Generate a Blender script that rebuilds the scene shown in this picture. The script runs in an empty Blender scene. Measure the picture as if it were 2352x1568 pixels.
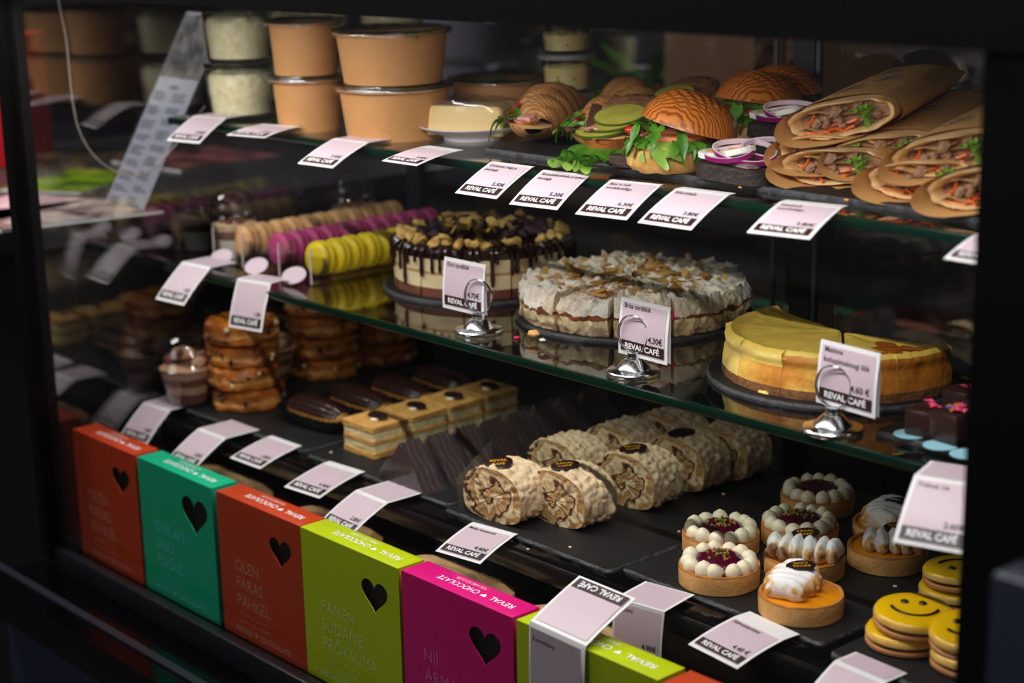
import bpy, bmesh, math, random
from math import sin, cos, pi, sqrt, atan2, radians, hypot
from mathutils import Vector, Matrix, noise, Euler

S = bpy.context.scene
COL = S.collection
random.seed(7)

# ---------------------------------------------------------------- camera
FPX = 3950.0
CAMP = Vector((0, 0, 1.45))
CR = Matrix(((0.66924403, -0.17115513, 0.72306179),
             (0.74275427, 0.1812068, -0.64457753),
             (-0.02070096, 0.96843689, 0.24839777)))
cd = bpy.data.cameras.new('camera')
cd.sensor_width = 36
cd.lens = FPX / 2352 * 36
cd.clip_start = 0.02
cd.dof.use_dof = True
cd.dof.focus_distance = 1.87
cd.dof.aperture_fstop = 3.4
cam = bpy.data.objects.new('camera', cd)
COL.objects.link(cam)
cam.matrix_world = Matrix.Translation(CAMP) @ CR.to_4x4()
S.camera = cam

def ray(px, py):
    return CR @ Vector(((px - 1176) / FPX, -(py - 784) / FPX, -1))
def at(px, py, z):                 # where the line of sight meets the height z
    r = ray(px, py); return CAMP + r * ((z - CAMP.z) / r.z)
def aty(px, py, y):
    r = ray(px, py); return CAMP + r * (y / r.y)
def atx(px, py, x):
    r = ray(px, py); return CAMP + r * (x / r.x)

# ---------------------------------------------------------------- light, world, exposure
S.view_settings.view_transform = 'Standard'
S.view_settings.look = 'None'
S.view_settings.gamma = 1
S.view_settings.exposure = 0
S.view_settings.use_curve_mapping = False
LED = 540.0                        # radiance of the LED chips under the canopy
w = bpy.data.worlds.new('world'); S.world = w; w.use_nodes = True
bg = w.node_tree.nodes['Background']
bg.inputs[0].default_value = (0.55, 0.52, 0.62, 1)
bg.inputs[1].default_value = 0.08
ld = bpy.data.lights.new('window_daylight', 'AREA')
ld.shape = 'RECTANGLE'; ld.size = 1.6; ld.size_y = 1.4; ld.energy = 21; ld.color = (0.93, 0.95, 1)
lo = bpy.data.objects.new('window_daylight', ld); COL.objects.link(lo)
lc = bpy.data.lights.new('menu_fill_light', 'AREA'); lc.size = 0.5; lc.energy = 22; lc.color = (1, 0.94, 0.92)  # area light added to brighten the menu and side counter, not a real fixture
lco = bpy.data.objects.new('menu_fill_light', lc); COL.objects.link(lco); lco.location = (-2.75, 0.75, 2.1)
lco.rotation_euler = (Vector((-2.4, 1.3, 1.05)) - lco.location).to_track_quat('-Z', 'Y').to_euler()
lo.location = (-1.9, -2.4, 2.5)
lo.rotation_euler = (Vector((-1.5, 1.3, 0.9)) - lo.location).to_track_quat('-Z', 'Y').to_euler()

# ---------------------------------------------------------------- helpers
def lin(c):
    def f(v):
        v = v / 255
        return v / 12.92 if v <= 0.04045 else ((v + 0.055) / 1.055) ** 2.4
    return (f(c[0]), f(c[1]), f(c[2]), 1)

MATS = {}
def M(name, c, rough=0.5, metal=0, bump=None, var=None, spec=0.5, sss=0, coat=0, emit=0, bumpd=0.002):
    """procedural principled material: var = (scale, other colour, contrast), bump = (scale, strength)"""
    if name in MATS: return MATS[name]
    m = bpy.data.materials.new(name); m.use_nodes = True
    nt = m.node_tree; p = nt.nodes['Principled BSDF']
    p.inputs['Base Color'].default_value = lin(c)
    p.inputs['Roughness'].default_value = rough
    p.inputs['Metallic'].default_value = metal
    p.inputs['Specular IOR Level'].default_value = spec
    if coat: p.inputs['Coat Weight'].default_value = coat; p.inputs['Coat Roughness'].default_value = 0.08
    if sss:
        p.inputs['Subsurface Weight'].default_value = sss
        p.inputs['Subsurface Radius'].default_value = (0.006, 0.004, 0.002)
        p.inputs['Subsurface Scale'].default_value = 1
    if emit:
        p.inputs['Emission Color'].default_value = lin(c); p.inputs['Emission Strength'].default_value = emit
    tc = None
    if var or bump:
        tc = nt.nodes.new('ShaderNodeTexCoord')
    if var:
        n = nt.nodes.new('ShaderNodeTexNoise'); n.inputs['Scale'].default_value = var[0]; n.inputs['Detail'].default_value = 5
        n.inputs['Roughness'].default_value = 0.65
        nt.links.new(tc.outputs['Object'], n.inputs['Vector'])
        r = nt.nodes.new('ShaderNodeValToRGB'); k = var[2] if len(var) > 2 else 0.15
        r.color_ramp.elements[0].position = 0.5 - k; r.color_ramp.elements[1].position = 0.5 + k
        r.color_ramp.elements[0].color = lin(c); r.color_ramp.elements[1].color = lin(var[1])
        nt.links.new(n.outputs['Fac'], r.inputs['Fac']); nt.links.new(r.outputs['Color'], p.inputs['Base Color'])
    if bump:
        n = nt.nodes.new('ShaderNodeTexNoise'); n.inputs['Scale'].default_value = bump[0]; n.inputs['Detail'].default_value = 6
        nt.links.new(tc.outputs['Object'], n.inputs['Vector'])
        b = nt.nodes.new('ShaderNodeBump'); b.inputs['Strength'].default_value = bump[1]; b.inputs['Distance'].default_value = bumpd
        nt.links.new(n.outputs['Fac'], b.inputs['Height']); nt.links.new(b.outputs['Normal'], p.inputs['Normal'])
    MATS[name] = m
    return m

def thin(name, tint=(255, 255, 255), ior=1.5, rough=0.0, haze=0, hazec=(255, 255, 255)):
    """clear sheet: straight-through light plus a fresnel reflection (and a little haze for plastic film)"""
    if name in MATS: return MATS[name]
    m = bpy.data.materials.new(name); m.use_nodes = True
    nt = m.node_tree; nt.nodes.clear()
    o = nt.nodes.new('ShaderNodeOutputMaterial')
    t = nt.nodes.new('ShaderNodeBsdfTransparent'); t.inputs[0].default_value = lin(tint)
    g = nt.nodes.new('ShaderNodeBsdfGlossy'); g.inputs['Roughness'].default_value = rough; g.inputs['Color'].default_value = (1, 1, 1, 1)
    f = nt.nodes.new('ShaderNodeFresnel'); f.inputs['IOR'].default_value = ior
    geo = nt.nodes.new('ShaderNodeNewGeometry')
    # the fresnel node inverts the IOR on back faces: feed the reciprocal there so both sides act as outer faces
    mx = nt.nodes.new('ShaderNodeMix'); mx.data_type = 'FLOAT'
    mx.inputs[2].default_value = ior; mx.inputs[3].default_value = 1 / ior
    nt.links.new(geo.outputs['Backfacing'], mx.inputs[0]); nt.links.new(mx.outputs[0], f.inputs['IOR'])
    x = nt.nodes.new('ShaderNodeMixShader')
    nt.links.new(f.outputs[0], x.inputs[0]); nt.links.new(g.outputs[0], x.inputs[2])
    if haze:
        d = nt.nodes.new('ShaderNodeBsdfDiffuse'); d.inputs[0].default_value = lin(hazec)
        h = nt.nodes.new('ShaderNodeMixShader'); h.inputs[0].default_value = haze
        nt.links.new(t.outputs[0], h.inputs[1]); nt.links.new(d.outputs[0], h.inputs[2])
        nt.links.new(h.outputs[0], x.inputs[1])
    else:
        nt.links.new(t.outputs[0], x.inputs[1])
    nt.links.new(x.outputs[0], o.inputs[0])
    MATS[name] = m
    return m

def nz(p, s, o=0.0):
    return noise.noise(Vector((p[0] * s + o, p[1] * s + o * 1.7, p[2] * s - o)))
def fr(p, s, o=0.0, oct=4):
    return noise.fractal(Vector((p[0] * s + o, p[1] * s + o * 1.7, p[2] * s - o)), 0.9, 2.0, oct)

class G:
    def __init__(s): s.v = []; s.f = []; s.m = []
    def add(s, v, f, m=0):
        n = len(s.v); s.v += [tuple(p) for p in v]
        s.f += [tuple(i + n for i in q) for q in f]
        s.m += [m] * len(f) if isinstance(m, int) else list(m)
        return s
    def box(s, c, d, m=0, rz=0, mat=None):
        x, y, z = d[0] / 2, d[1] / 2, d[2] / 2
        v = [Vector((a, b, e)) for a in (-x, x) for b in (-y, y) for e in (-z, z)]
        if rz: v = [Matrix.Rotation(rz, 3, 'Z') @ p for p in v]
        if mat is not None: v = [mat @ p for p in v]
        v = [p + Vector(c) for p in v]
        return s.add(v, [(0, 1, 3, 2), (4, 6, 7, 5), (0, 4, 5, 1), (2, 3, 7, 6), (0, 2, 6, 4), (1, 5, 7, 3)], m)
    def bbox(s, c, d, b=0.002, m=0, rz=0, mat=None):
        """box with chamfered edges"""
        bm = bmesh.new(); bmesh.ops.create_cube(bm, size=1)
        bmesh.ops.scale(bm, vec=d, verts=bm.verts)
        bmesh.ops.bevel(bm, geom=list(bm.edges), offset=b, segments=2, profile=0.5, affect='EDGES')
        R3 = Matrix.Rotation(rz, 3, 'Z')
        if mat is not None: R3 = mat
        v = [R3 @ p.co + Vector(c) for p in bm.verts]
        bm.verts.index_update()
        f = [[q.index for q in p.verts] for p in bm.faces]
        bm.free()
        return s.add(v, f, m)
    def lathe(s, prof, n=32, m=0, c=(0, 0, 0), sx=1, sy=1, fn=None):
        """prof = [(r, z)], r may be 0 at the ends; m an int or one per ring"""
        v = []; f = []; mm = []
        for i, (r, z) in enumerate(prof):
            for k in range(n):
                a = 2 * pi * k / n
                p = (r * cos(a) * sx, r * sin(a) * sy, z)
                if fn: p = fn(p, a, i)
                v.append((p[0] + c[0], p[1] + c[1], p[2] + c[2]))
        for i in range(len(prof) - 1):
            for k in range(n):
                a, b = i * n + k, i * n + (k + 1) % n
                f.append((a, b, b + n, a + n)); mm.append(m if isinstance(m, int) else m[i])
        return s.add(v, f, mm)
    def tube(s, pts, r, n=8, m=0, closed=False, cap=True, flat=1.0, up=None):
        pts = [Vector(p) for p in pts]; N = len(pts); v = []; f = []
        prev = None
        for i, p in enumerate(pts):
            a = pts[(i - 1) % N] if (closed or i > 0) else p
            b = pts[(i + 1) % N] if (closed or i < N - 1) else p
            t = (b - a).normalized() if (b - a).length > 1e-9 else Vector((0, 0, 1))
            if prev is None:
                q = Vector(up) if up else (Vector((0, 0, 1)) if abs(t.z) < 0.9 else Vector((1, 0, 0)))
            else: q = prev
            u = (q - t * q.dot(t)).normalized(); prev = u
            w_ = t.cross(u)
            rr = r(i / max(1, N - 1)) if callable(r) else (r[i] if isinstance(r, (list, tuple)) else r)
            for k in range(n):
                an = 2 * pi * k / n
                v.append(p + w_ * (cos(an) * rr) + u * (sin(an) * rr * flat))
        L = N if closed else N - 1
        for i in range(L):
            j = (i + 1) % N
            for k in range(n):
                k2 = (k + 1) % n
                f.append((i * n + k, i * n + k2, j * n + k2, j * n + k))
        if cap and not closed:
            f.append(tuple(range(n - 1, -1, -1))); f.append(tuple((N - 1) * n + k for k in range(n)))
        return s.add(v, f, m)
    def grid(s, fn, nu, nv, m=0, wu=False, wv=False):
        v = [fn(i / (nu if wu else nu - 1), j / (nv if wv else nv - 1)) for i in range(nu) for j in range(nv)]
        f = []
        for i in range(nu if wu else nu - 1):
            for j in range(nv if wv else nv - 1):
                i2, j2 = (i + 1) % nu, (j + 1) % nv
                f.append((i * nv + j, i2 * nv + j, i2 * nv + j2, i * nv + j2))
        return s.add(v, f, m)
    def prism(s, poly, z0, z1, m=0, mt=None):
        n = len(poly)
        v = [(p[0], p[1], z0) for p in poly] + [(p[0], p[1], z1) for p in poly]
        f = [tuple(range(n - 1, -1, -1)), tuple(range(n, 2 * n))] + [(k, (k + 1) % n, n + (k + 1) % n, n + k) for k in range(n)]
        return s.add(v, f, [m, m if mt is None else mt] + [m] * n)
    def ball(s, c, r, m=0, nu=10, nv=7, sc=(1, 1, 1), jit=0, seed=0.0, mat=None):
        v = [Vector((0, 0, -1))]; f = []
        for j in range(1, nv):
            b = -pi / 2 + pi * j / nv
            for k in range(nu):
                a = 2 * pi * k / nu; v.append(Vector((cos(b) * cos(a), cos(b) * sin(a), sin(b))))
        v.append(Vector((0, 0, 1)))
        for k in range(nu):
            f.append((0, 1 + (k + 1) % nu, 1 + k))
            for j in range(nv - 2):
                a, b = 1 + j * nu + k, 1 + j * nu + (k + 1) % nu
                f.append((a, b, b + nu, a + nu))
            f.append((1 + (nv - 2) * nu + k, 1 + (nv - 2) * nu + (k + 1) % nu, len(v) - 1))
        o = []
        for p in v:
            q = Vector((p.x * sc[0], p.y * sc[1], p.z * sc[2])) * r
            if jit: q *= 1 + jit * noise.noise(p * 1.7 + Vector((seed, seed * 2, -seed)))
            if mat is not None: q = mat @ q
            o.append(q + Vector(c))
        return s.add(o, f, m)
    def xf(s, mtx):
        s.v = [tuple(mtx @ Vector(p)) for p in s.v]; return s
    def join(s, o, mtx=None, m=None):
        v = o.v if mtx is None else [mtx @ Vector(p) for p in o.v]
        return s.add(v, o.f, o.m if m is None else m)
    def warp(s, fn):
        s.v = [tuple(fn(Vector(p))) for p in s.v]; return s
    def mesh(s, name, mats, sharp=40):
        me = bpy.data.meshes.new(name); me.from_pydata(s.v, [], s.f); me.validate(verbose=False)
        for q in mats if isinstance(mats, (list, tuple)) else [mats]: me.materials.append(q)
        if len(me.polygons) == len(s.m): me.polygons.foreach_set('material_index', s.m)
        me.polygons.foreach_set('use_smooth', [True] * len(me.polygons))
        if sharp is not None: me.set_sharp_from_angle(angle=radians(sharp))
        me.update()
        return me
    def build(s, name, mats, parent=None, sharp=40, label=None, kind=None):
        return link(name, s.mesh(name, mats, sharp), parent, label, kind)

def link(name, me, parent=None, label=None, kind=None):
    o = bpy.data.objects.new(name, me); COL.objects.link(o)
    if parent: o.parent = parent
    if label: o['label'] = label
    if kind: o['kind'] = kind
    return o
def place(o, loc=(0, 0, 0), rz=0, mtx=None):
    if mtx is not None: o.matrix_basis = mtx
    else: o.location = loc; o.rotation_euler = (0, 0, rz)
    return o
def tag(o, label, cat, group=None):
    o['label'] = label; o['category'] = cat
    if group: o['group'] = group
    return o
def thing(name, label, cat, loc=(0, 0, 0), rz=0, group=None, mtx=None):
    o = bpy.data.objects.new(name, None); COL.objects.link(o); o.empty_display_size = 0.02
    place(o, loc, rz, mtx)
    return tag(o, label, cat, group)
def dup(o, loc, rz=0, label=None, scale=None, mtx=None):
    def cp(a, par):
        c = a.copy(); COL.objects.link(c)
        if par: c.parent = par
        for ch in kids.get(a.name, []): cp(ch, c)
        return c
    kids = {}
    stack = list(o.children_recursive)
    for ch in stack: kids.setdefault(ch.parent.name, []).append(ch)
    r = cp(o, None)
    place(r, loc, rz, mtx)
    if scale: r.scale = scale if isinstance(scale, (tuple, list)) else (scale,) * 3
    if label: r['label'] = label
    return r
def struct(name, g, mats, sharp=40):
    o = g.build(name, mats, None, sharp); o['kind'] = 'structure'; return o

TXT = {}
def text_geo(s, bold=0.0, shear=0.0):
    k = (s, bold, shear)
    if k not in TXT:
        c = bpy.data.curves.new('lettering_curve', 'FONT'); c.body = s; c.size = 1; c.offset = bold; c.shear = shear
        c.resolution_u = 3; c.fill_mode = 'FRONT'
        o = bpy.data.objects.new('lettering_curve', c)
        me = bpy.data.meshes.new_from_object(o)
        v = [tuple(p.co) for p in me.vertices]; f = [tuple(p.vertices) for p in me.polygons]
        bpy.data.objects.remove(o); bpy.data.curves.remove(c); bpy.data.meshes.remove(me)
        x0 = min(p[0] for p in v); x1 = max(p[0] for p in v)
        y1 = max(p[1] for p in v if True)
        TXT[k] = ([(p[0] - x0, p[1], 0) for p in v], f, x1 - x0, y1)
    return TXT[k]
def put_text(g, s, x, y, h, align='l', bold=0.0, sx=1.0, width=None, m=0, z=0.0, rot=0, shear=0.0):
    """lettering with cap height h, baseline at y; width overrides sx"""
    v, f, wd, _ = text_geo(s, bold, shear)
    k = h / 0.70
    kx = (width / wd) if width else k * sx
    W_ = wd * kx
    ox = {'l': 0, 'r': -W_, 'c': -W_ / 2}[align]
    pts = []
    for p in v:
        a, b = ox + p[0] * kx, p[1] * k
        if rot: a, b = a * cos(rot) - b * sin(rot), a * sin(rot) + b * cos(rot)
        pts.append((x + a, y + b, z))
    return g.add(pts, f, m)
def heart_pts(wd, h, n=36):
    o = []
    for i in range(n):
        t = 2 * pi * i / n
        o.append((16 * sin(t) ** 3 / 32 * wd, (13 * cos(t) - 5 * cos(2 * t) - 2 * cos(3 * t) - cos(4 * t) + 2.5) / 29 * h))
    return o
def rounded(wd, d, r, n=5):
    o = []
    for cx, cy, a0 in ((wd / 2 - r, d / 2 - r, 0), (-wd / 2 + r, d / 2 - r, pi / 2), (-wd / 2 + r, -d / 2 + r, pi), (wd / 2 - r, -d / 2 + r, 1.5 * pi)):
        for i in range(n + 1):
            a = a0 + pi / 2 * i / n; o.append((cx + r * cos(a), cy + r * sin(a)))
    return o

# ---------------------------------------------------------------- materials shared by many things
black_metal = M('black_metal', (6, 6, 7), 0.5, spec=0.2)
black_gloss = M('black_gloss', (5, 5, 7), 0.12)
navy_panel = M('navy_panel', (32, 40, 62), 0.45, bump=(60, 0.05))
slate_mat = M('slate', (18, 17, 19), 0.55, bump=(120, 0.25), var=(18, (27, 26, 27), 0.3), spec=0.35)
slate_edge = M('slate_edge', (66, 65, 68), 0.6, bump=(260, 0.9), var=(150, (40, 40, 44), 0.16))
white_paper = M('white_paper', (230, 226, 227), 0.45, spec=0.4)
pink_paper = M('pink_paper', (204, 181, 191), 0.4, spec=0.45)
brown_ink = M('brown_ink', (46, 20, 24), 0.45)
dark_ink = M('dark_ink', (40, 34, 38), 0.5)
chrome = M('chrome', (235, 235, 238), 0.17, 1)
glass_pane = thin('glass_pane', (250, 252, 250), 1.45)
side_glass = thin('side_glass', (246, 248, 248), 1.95)
shelf_glass = thin('shelf_glass', (242, 246, 243), 1.6)
shelf_edge = M('shelf_glass_edge', (5, 34, 22), 0.12, spec=0.8)
clear_plastic = thin('clear_plastic', (253, 253, 254), 1.6, 0.04)
film = thin('plastic_film', (253, 253, 254), 1.5, 0.08, 0.02)
ZB, ZM, ZT = 0.75, 0.95, 1.16          # what stands on the bottom, middle and top shelf
GX0, GX1, GY = -2.165, -0.672, 1.05      # side pane, right post, front pane

# ================================================================ the display case and the room
struct('floor', G().box((-1.5, 1.5, -0.02), (9, 9, 0.04)), M('floor_tile', (58, 52, 50), 0.5, var=(3, (48, 44, 44), 0.3)))
struct('wall_back', G().box((-1.5, 4.4, 1.4), (9, 0.1, 2.8)), M('kitchen_wall', (46, 42, 48), 0.8, var=(1.2, (28, 30, 30), 0.2)))
struct('wall_left', G().box((-5.2, 1.6, 1.4), (0.1, 5.6, 2.8)), M('left_wall', (70, 60, 66), 0.8, var=(0.9, (40, 38, 42), 0.2)))

case = thing('display_case', 'black refrigerated café display case with glass front and three shelves', 'display case', (0, 0, 0))
zg0, zg1 = 0.572, 1.345                  # lower and upper edge of the front pane
XR = -0.30
# base cabinet, its ledge and the profile that holds the pane
G().box(((-2.20 + XR) / 2, 1.35, 0.245), (XR + 2.20, 0.74, 0.49)).build('base_cabinet', navy_panel, case)
ledge = G()
ledge.box(((-2.20 + XR) / 2, 1.0, 0.515), (XR + 2.20, 0.10, 0.05))
ledge.build('ledge', black_gloss, case)
G().bbox(((-2.185 + XR) / 2, 1.047, 0.556), (XR + 2.185, 0.016, 0.034), 0.003).build('lower_rail', M('rail_metal', (24, 25, 29), 0.3), case)
G().box((-1.4, 0.985, 0.5415), (1.7, 0.012, 0.003)).build('ledge_trim', M('trim_line', (40, 40, 48), 0.3), case)
G().box(((-2.20 + XR) / 2, 1.385, 0.548), (XR + 2.20, 0.66, 0.012)).build('case_floor', black_gloss, case)
# canopy
cx_, cw_ = (-2.19 + XR) / 2, XR + 2.19
cn = G()                                  # a hood, open towards the shelves
cn.box((cx_, 1.048, 1.53), (cw_, 0.056, 0.37)); cn.box((cx_, 1.765, 1.53), (cw_, 0.03, 0.37)); cn.box((cx_, 1.40, 1.705), (cw_, 0.76, 0.02))
for xx in (-2.18, XR - 0.01): cn.box((xx, 1.405, 1.525), (0.02, 0.68, 0.35))
cn.build('canopy', black_metal, case)
# posts
G().box((-2.169, 1.05, 0.955), (0.022, 0.034, 0.80)).build('corner_post', black_metal, case)
G().box(((GX1 + XR) / 2, 1.055, 0.70), (XR - GX1, 0.03, 1.40)).build('right_panel', black_metal, case)
# glazing
gp = G().box(((GX0 + GX1) / 2, 1.05, (zg0 + zg1) / 2), (GX1 - GX0, 0.006, zg1 - zg0)).build('front_pane', glass_pane, case, label='large clear front pane')
G().box((GX0 - 0.004, 1.385, 0.95), (0.006, 0.64, 0.80)).build('side_pane', side_glass, case, label='reflecting glass side pane')
# back sliding doors
YB = 1.712
for i, (x0, x1, yy) in enumerate(((-2.165, -1.345, 1.718), (-1.40, -0.31, 1.738))):
    dr = G()
    for xx in (x0 + 0.0165, x1 - 0.0165): dr.box((xx, yy, 0.945), (0.033, 0.018, 0.80))
    for zz in (0.565, 1.335): dr.box(((x0 + x1) / 2, yy, zz), (x1 - x0, 0.018, 0.04))
    fr_ = dr.build('door_frame', M('door_metal', (30, 30, 34), 0.35), case)
    G().box(((x0 + x1) / 2, yy, 0.95), (x1 - x0 - 0.06, 0.005, 0.74)).build('door_glass', side_glass, fr_)
G().box((-1.337, 1.708, 0.945), (0.006, 0.004, 0.78)).build('door_seal', M('door_seal', (90, 90, 96), 0.35), case)
G().box((-1.404, 1.708, 0.945), (0.006, 0.004, 0.78)).build('door_seal', MATS['door_seal'], case)

def shelf(name, y0, y1, z, th, x0, x1, lab):
    t = thing(name, lab, 'shelf', ((x0 + x1) / 2, (y0 + y1) / 2, z - th))
    G().box((0, 0.002, th / 2), (x1 - x0, y1 - y0 - 0.004, th)).build('glass_plate', shelf_glass, t)
    e = G().bbox((0, -(y1 - y0) / 2 + 0.001, th / 2), (x1 - x0, 0.006, th - 0.0002), 0.0014).build('front_edge', shelf_edge, t, label='polished green glass front edge')
    for xx in (x0 + 0.012, x1 - 0.012):
        G().box((xx - (x0 + x1) / 2, 0.1, -0.006), (0.02, (y1 - y0) * 0.7, 0.012)).build('bracket', black_metal, t)
    return t
shelf('glass_shelf', 1.255, 1.70, ZM, 0.010, GX0 + 0.002, -0.32, 'middle glass shelf carrying the round cakes and macarons')
shelf('glass_shelf', 1.279, 1.70, ZT, 0.010, GX0 + 0.002, -0.32, 'upper glass shelf carrying bowls, sandwiches and wraps')
bs = thing('black_shelf', 'glossy black bottom shelf under the slates with tarts and roulades', 'shelf', (-1.24, 1.455, ZB - 0.03))
G().bbox((0, 0, 0.012), (1.84, 0.49, 0.024), 0.003).build('shelf_board', black_gloss, bs)
G().bbox((0, -0.250, 0.011), (1.84, 0.010, 0.022), 0.003).build('price_rail', M('price_rail', (16, 17, 20), 0.2), bs)
for xx in (-0.88, 0.0, 0.88):
    G().box((xx, 0.14, -0.08), (0.03, 0.18, 0.16)).build('bracket', black_metal, bs)

# LED strip under the canopy, behind the front pane
led = bpy.data.objects.new('led_strip', None); COL.objects.link(led); led.parent = case; led.location = (-1.375, 1.066, 1.3445); led['label'] = 'white LED light strip'
G().box((0, 0, 0.0), (1.38, 0.014, 0.0008)).build('strip_housing', black_metal, led)
chips = G()
for i in range(60):                       # flat chips that face straight down
    x = -0.66 + 0.0224 * i
    chips.add([(x - 0.0045, -0.004, -0.0007), (x - 0.0045, 0.004, -0.0007), (x + 0.0045, 0.004, -0.0007), (x + 0.0045, -0.004, -0.0007)], [(0, 1, 2, 3)])
chips.build('led_chips', M('led_chip', (255, 251, 252), 0.5, emit=LED), led, kind='stuff')

# slate boards on the shelves
def slate(c, wd, d, rz, th, label, edge_seed=0.0, disc=False):
    g = G()
    if disc:
        n = 96; P = [(wd / 2 * cos(2 * pi * k / n), wd / 2 * sin(2 * pi * k / n)) for k in range(n)]
    else:
        P = []
        R_ = rounded(wd, d, 0.006, 3)
        for i, a in enumerate(R_):
            b = R_[(i + 1) % len(R_)]
            k = max(1, int(hypot(b[0] - a[0], b[1] - a[1]) / 0.004))
            for j in range(k): P.append((a[0] + (b[0] - a[0]) * j / k, a[1] + (b[1] - a[1]) * j / k))
    n = len(P)
    rings = [(0.0, 0.0), (0.0012, th * 0.55), (-0.0003, th * 0.8), (-0.0016, th)]
    v = []
    for q, (o, z) in enumerate(rings):
        for p in P:
            L = hypot(p[0], p[1]); j = 0.0011 * noise.noise(Vector((p[0] * 160 + edge_seed, p[1] * 160, q * 1.7))) + 0.0006 * noise.noise(Vector((p[0] * 420, p[1] * 420 + edge_seed, q * 2.9)))
            k = (L + o + j * (1.4 if q else 0.6)) / L
            v.append((p[0] * k, p[1] * k, z + (j * 0.5 if q in (1, 2) else 0)))
    f = []
    for q in range(3):
        for k in range(n): f.append((q * n + k, q * n + (k + 1) % n, (q + 1) * n + (k + 1) % n, (q + 1) * n + k))
    g.add(v, f, 1); g.add([v[3 * n + k] for k in range(n)], [tuple(range(n))], 0)
    g.add([v[k] for k in range(n)], [tuple(range(n - 1, -1, -1))], 0)
    o = g.build('slate_disc' if disc else 'slate_board', [slate_mat, slate_edge], None, 50)
    place(o, c, rz); return tag(o, label, 'slate', 'round slates' if disc else 'slate serving boards')
ST = 0.006
slate((-1.33, 1.335 + 0.145, ZT), 0.425, 0.29, 0.004, ST, 'slate board under the croissant sandwiches and salmon buns', 3)
slate((-0.905, 1.327 + 0.145, ZT), 0.425, 0.29, -0.02, ST, 'slate board under the kraft paper tortilla wraps', 9)
slate((-1.362, 1.225 + 0.19, ZB - ST), 0.277, 0.38, -0.01, ST, 'slate board under the crackled meringue roulade slices', 5)
slate((-1.083, 1.239 + 0.19, ZB - ST), 0.272, 0.38, -0.012, ST, 'slate board under the round fruit and meringue tarts', 8)
slate((-0.795, 1.226 + 0.19, ZB - ST), 0.272, 0.38, -0.012, ST, 'slate board under the yellow smiling-face cookies', 2)
slate((-1.655, 1.235 + 0.19, ZB - ST), 0.285, 0.38, 0.02, ST, 'slate board under the layered cream slices and chocolate wedges', 12)
slate((-1.955, 1.235 + 0.19, ZB - ST), 0.29, 0.38, 0.02, ST, 'slate board under the stacked buns and dessert cups', 15)

# ================================================================ price tags
def price_tag(nm, price, x, y, z, yaw, tilt, W_, L_, label, flap=0.03, small=False, under=False, grp='pink price tags', logo=True, upside=False, nobar=False, W0=None):
    ux = Vector((cos(yaw), sin(yaw), 0)); d = Vector((sin(yaw) * cos(tilt), -cos(yaw) * cos(tilt), -sin(tilt)))
    n = ux.cross(-d)
    mt = Matrix((( ux.x, -d.x, n.x, x), (ux.y, -d.y, n.y, y), (ux.z, -d.z, n.z, z + 0.0014), (0, 0, 0, 1)))
    t = thing('price_tag', label, 'price tag', mtx=mt, group=grp)
    ct, st = cos(tilt), sin(tilt)
    # bent card: back flap, soft fold, front panel
    pr = []
    for k in range(4): s_ = flap * (1 - k / 4); pr.append((s_ * ct, -s_ * st))
    rr = 0.0022
    for k in range(7):
        a = tilt * (1 - k / 6)
        pr.append((rr * sin(a) * 0.6 - 0.0, -0.0))
    pr = pr[:4] + [(0.0, 0.0)]
    for k in range(1, 7): q = k / 6; pr.append((-L_ * q, 0.0016 * sin(pi * q) * (1 if nm != 'flat' else 0)))
    g = G()
    for th in (0.0, -0.0005):
        g.grid(lambda u, v: (W_ * (u - 0.5), pr[int(round(v * (len(pr) - 1)))][0], pr[int(round(v * (len(pr) - 1)))][1] + th), 2, len(pr))
    g.build('card', white_paper, t, 30)
    def zc(y_):
        q = min(1, max(0, -y_ / L_)); return 0.0016 * sin(pi * q) + 0.0004
    def onto(gg):
        gg.v = [(p[0], p[1], zc(p[1]) + p[2]) for p in gg.v]; return gg
    b = W_ * 0.055
    p = G(); p.grid(lambda u, v: ((W_ - 2 * b) * (u - 0.5), -b - (L_ - 2 * b) * v, 0), 2, 9)
    if flap > 0.02:                                     # the pink print runs on over the flap
        v0 = len(p.v)
        p.add([((W_ - 2 * b) * sx, s_ * ct, -s_ * st + 0.0004 - zc(0)) for s_ in (b, flap - 0.001) for sx in (-0.5, 0.5)], [(0, 1, 3, 2)])
    onto(p).build('pink_print', pink_paper, t)
    bh = L_ * 0.185; y0 = -L_ + b * 1.25
    if logo:
        q = G(); q.grid(lambda u, v: ((W_ - 2.1 * b) * (u - 0.5), y0 + bh * v, 0.0003), 2, 3)
        onto(q).build('brand_band', brown_ink, t)
        q = G(); put_text(q, 'REVAL CAFÉ', 0, y0 + bh * 0.26, bh * 0.52, 'c', 0.035, width=W_ * 0.70, z=0.0006)
        onto(q).build('brand_lettering', white_paper, t)
    lines = nm.split('|') if nm else []
    hh = W_ * 0.072
    for i, s_ in enumerate(lines):
        if s_: onto(put_text(G(), s_, -W_ * 0.40, -L_ * 0.16 - i * hh * 1.75, hh, 'l', 0.004, sx=0.92, z=0.0004)).build('product_lettering', dark_ink, t)
    if price: onto(put_text(G(), price, W_ * 0.40, y0 + bh * 1.28, W_ * 0.085, 'r', 0.014, z=0.0004)).build('price_lettering', dark_ink, t)
    return t
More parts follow.
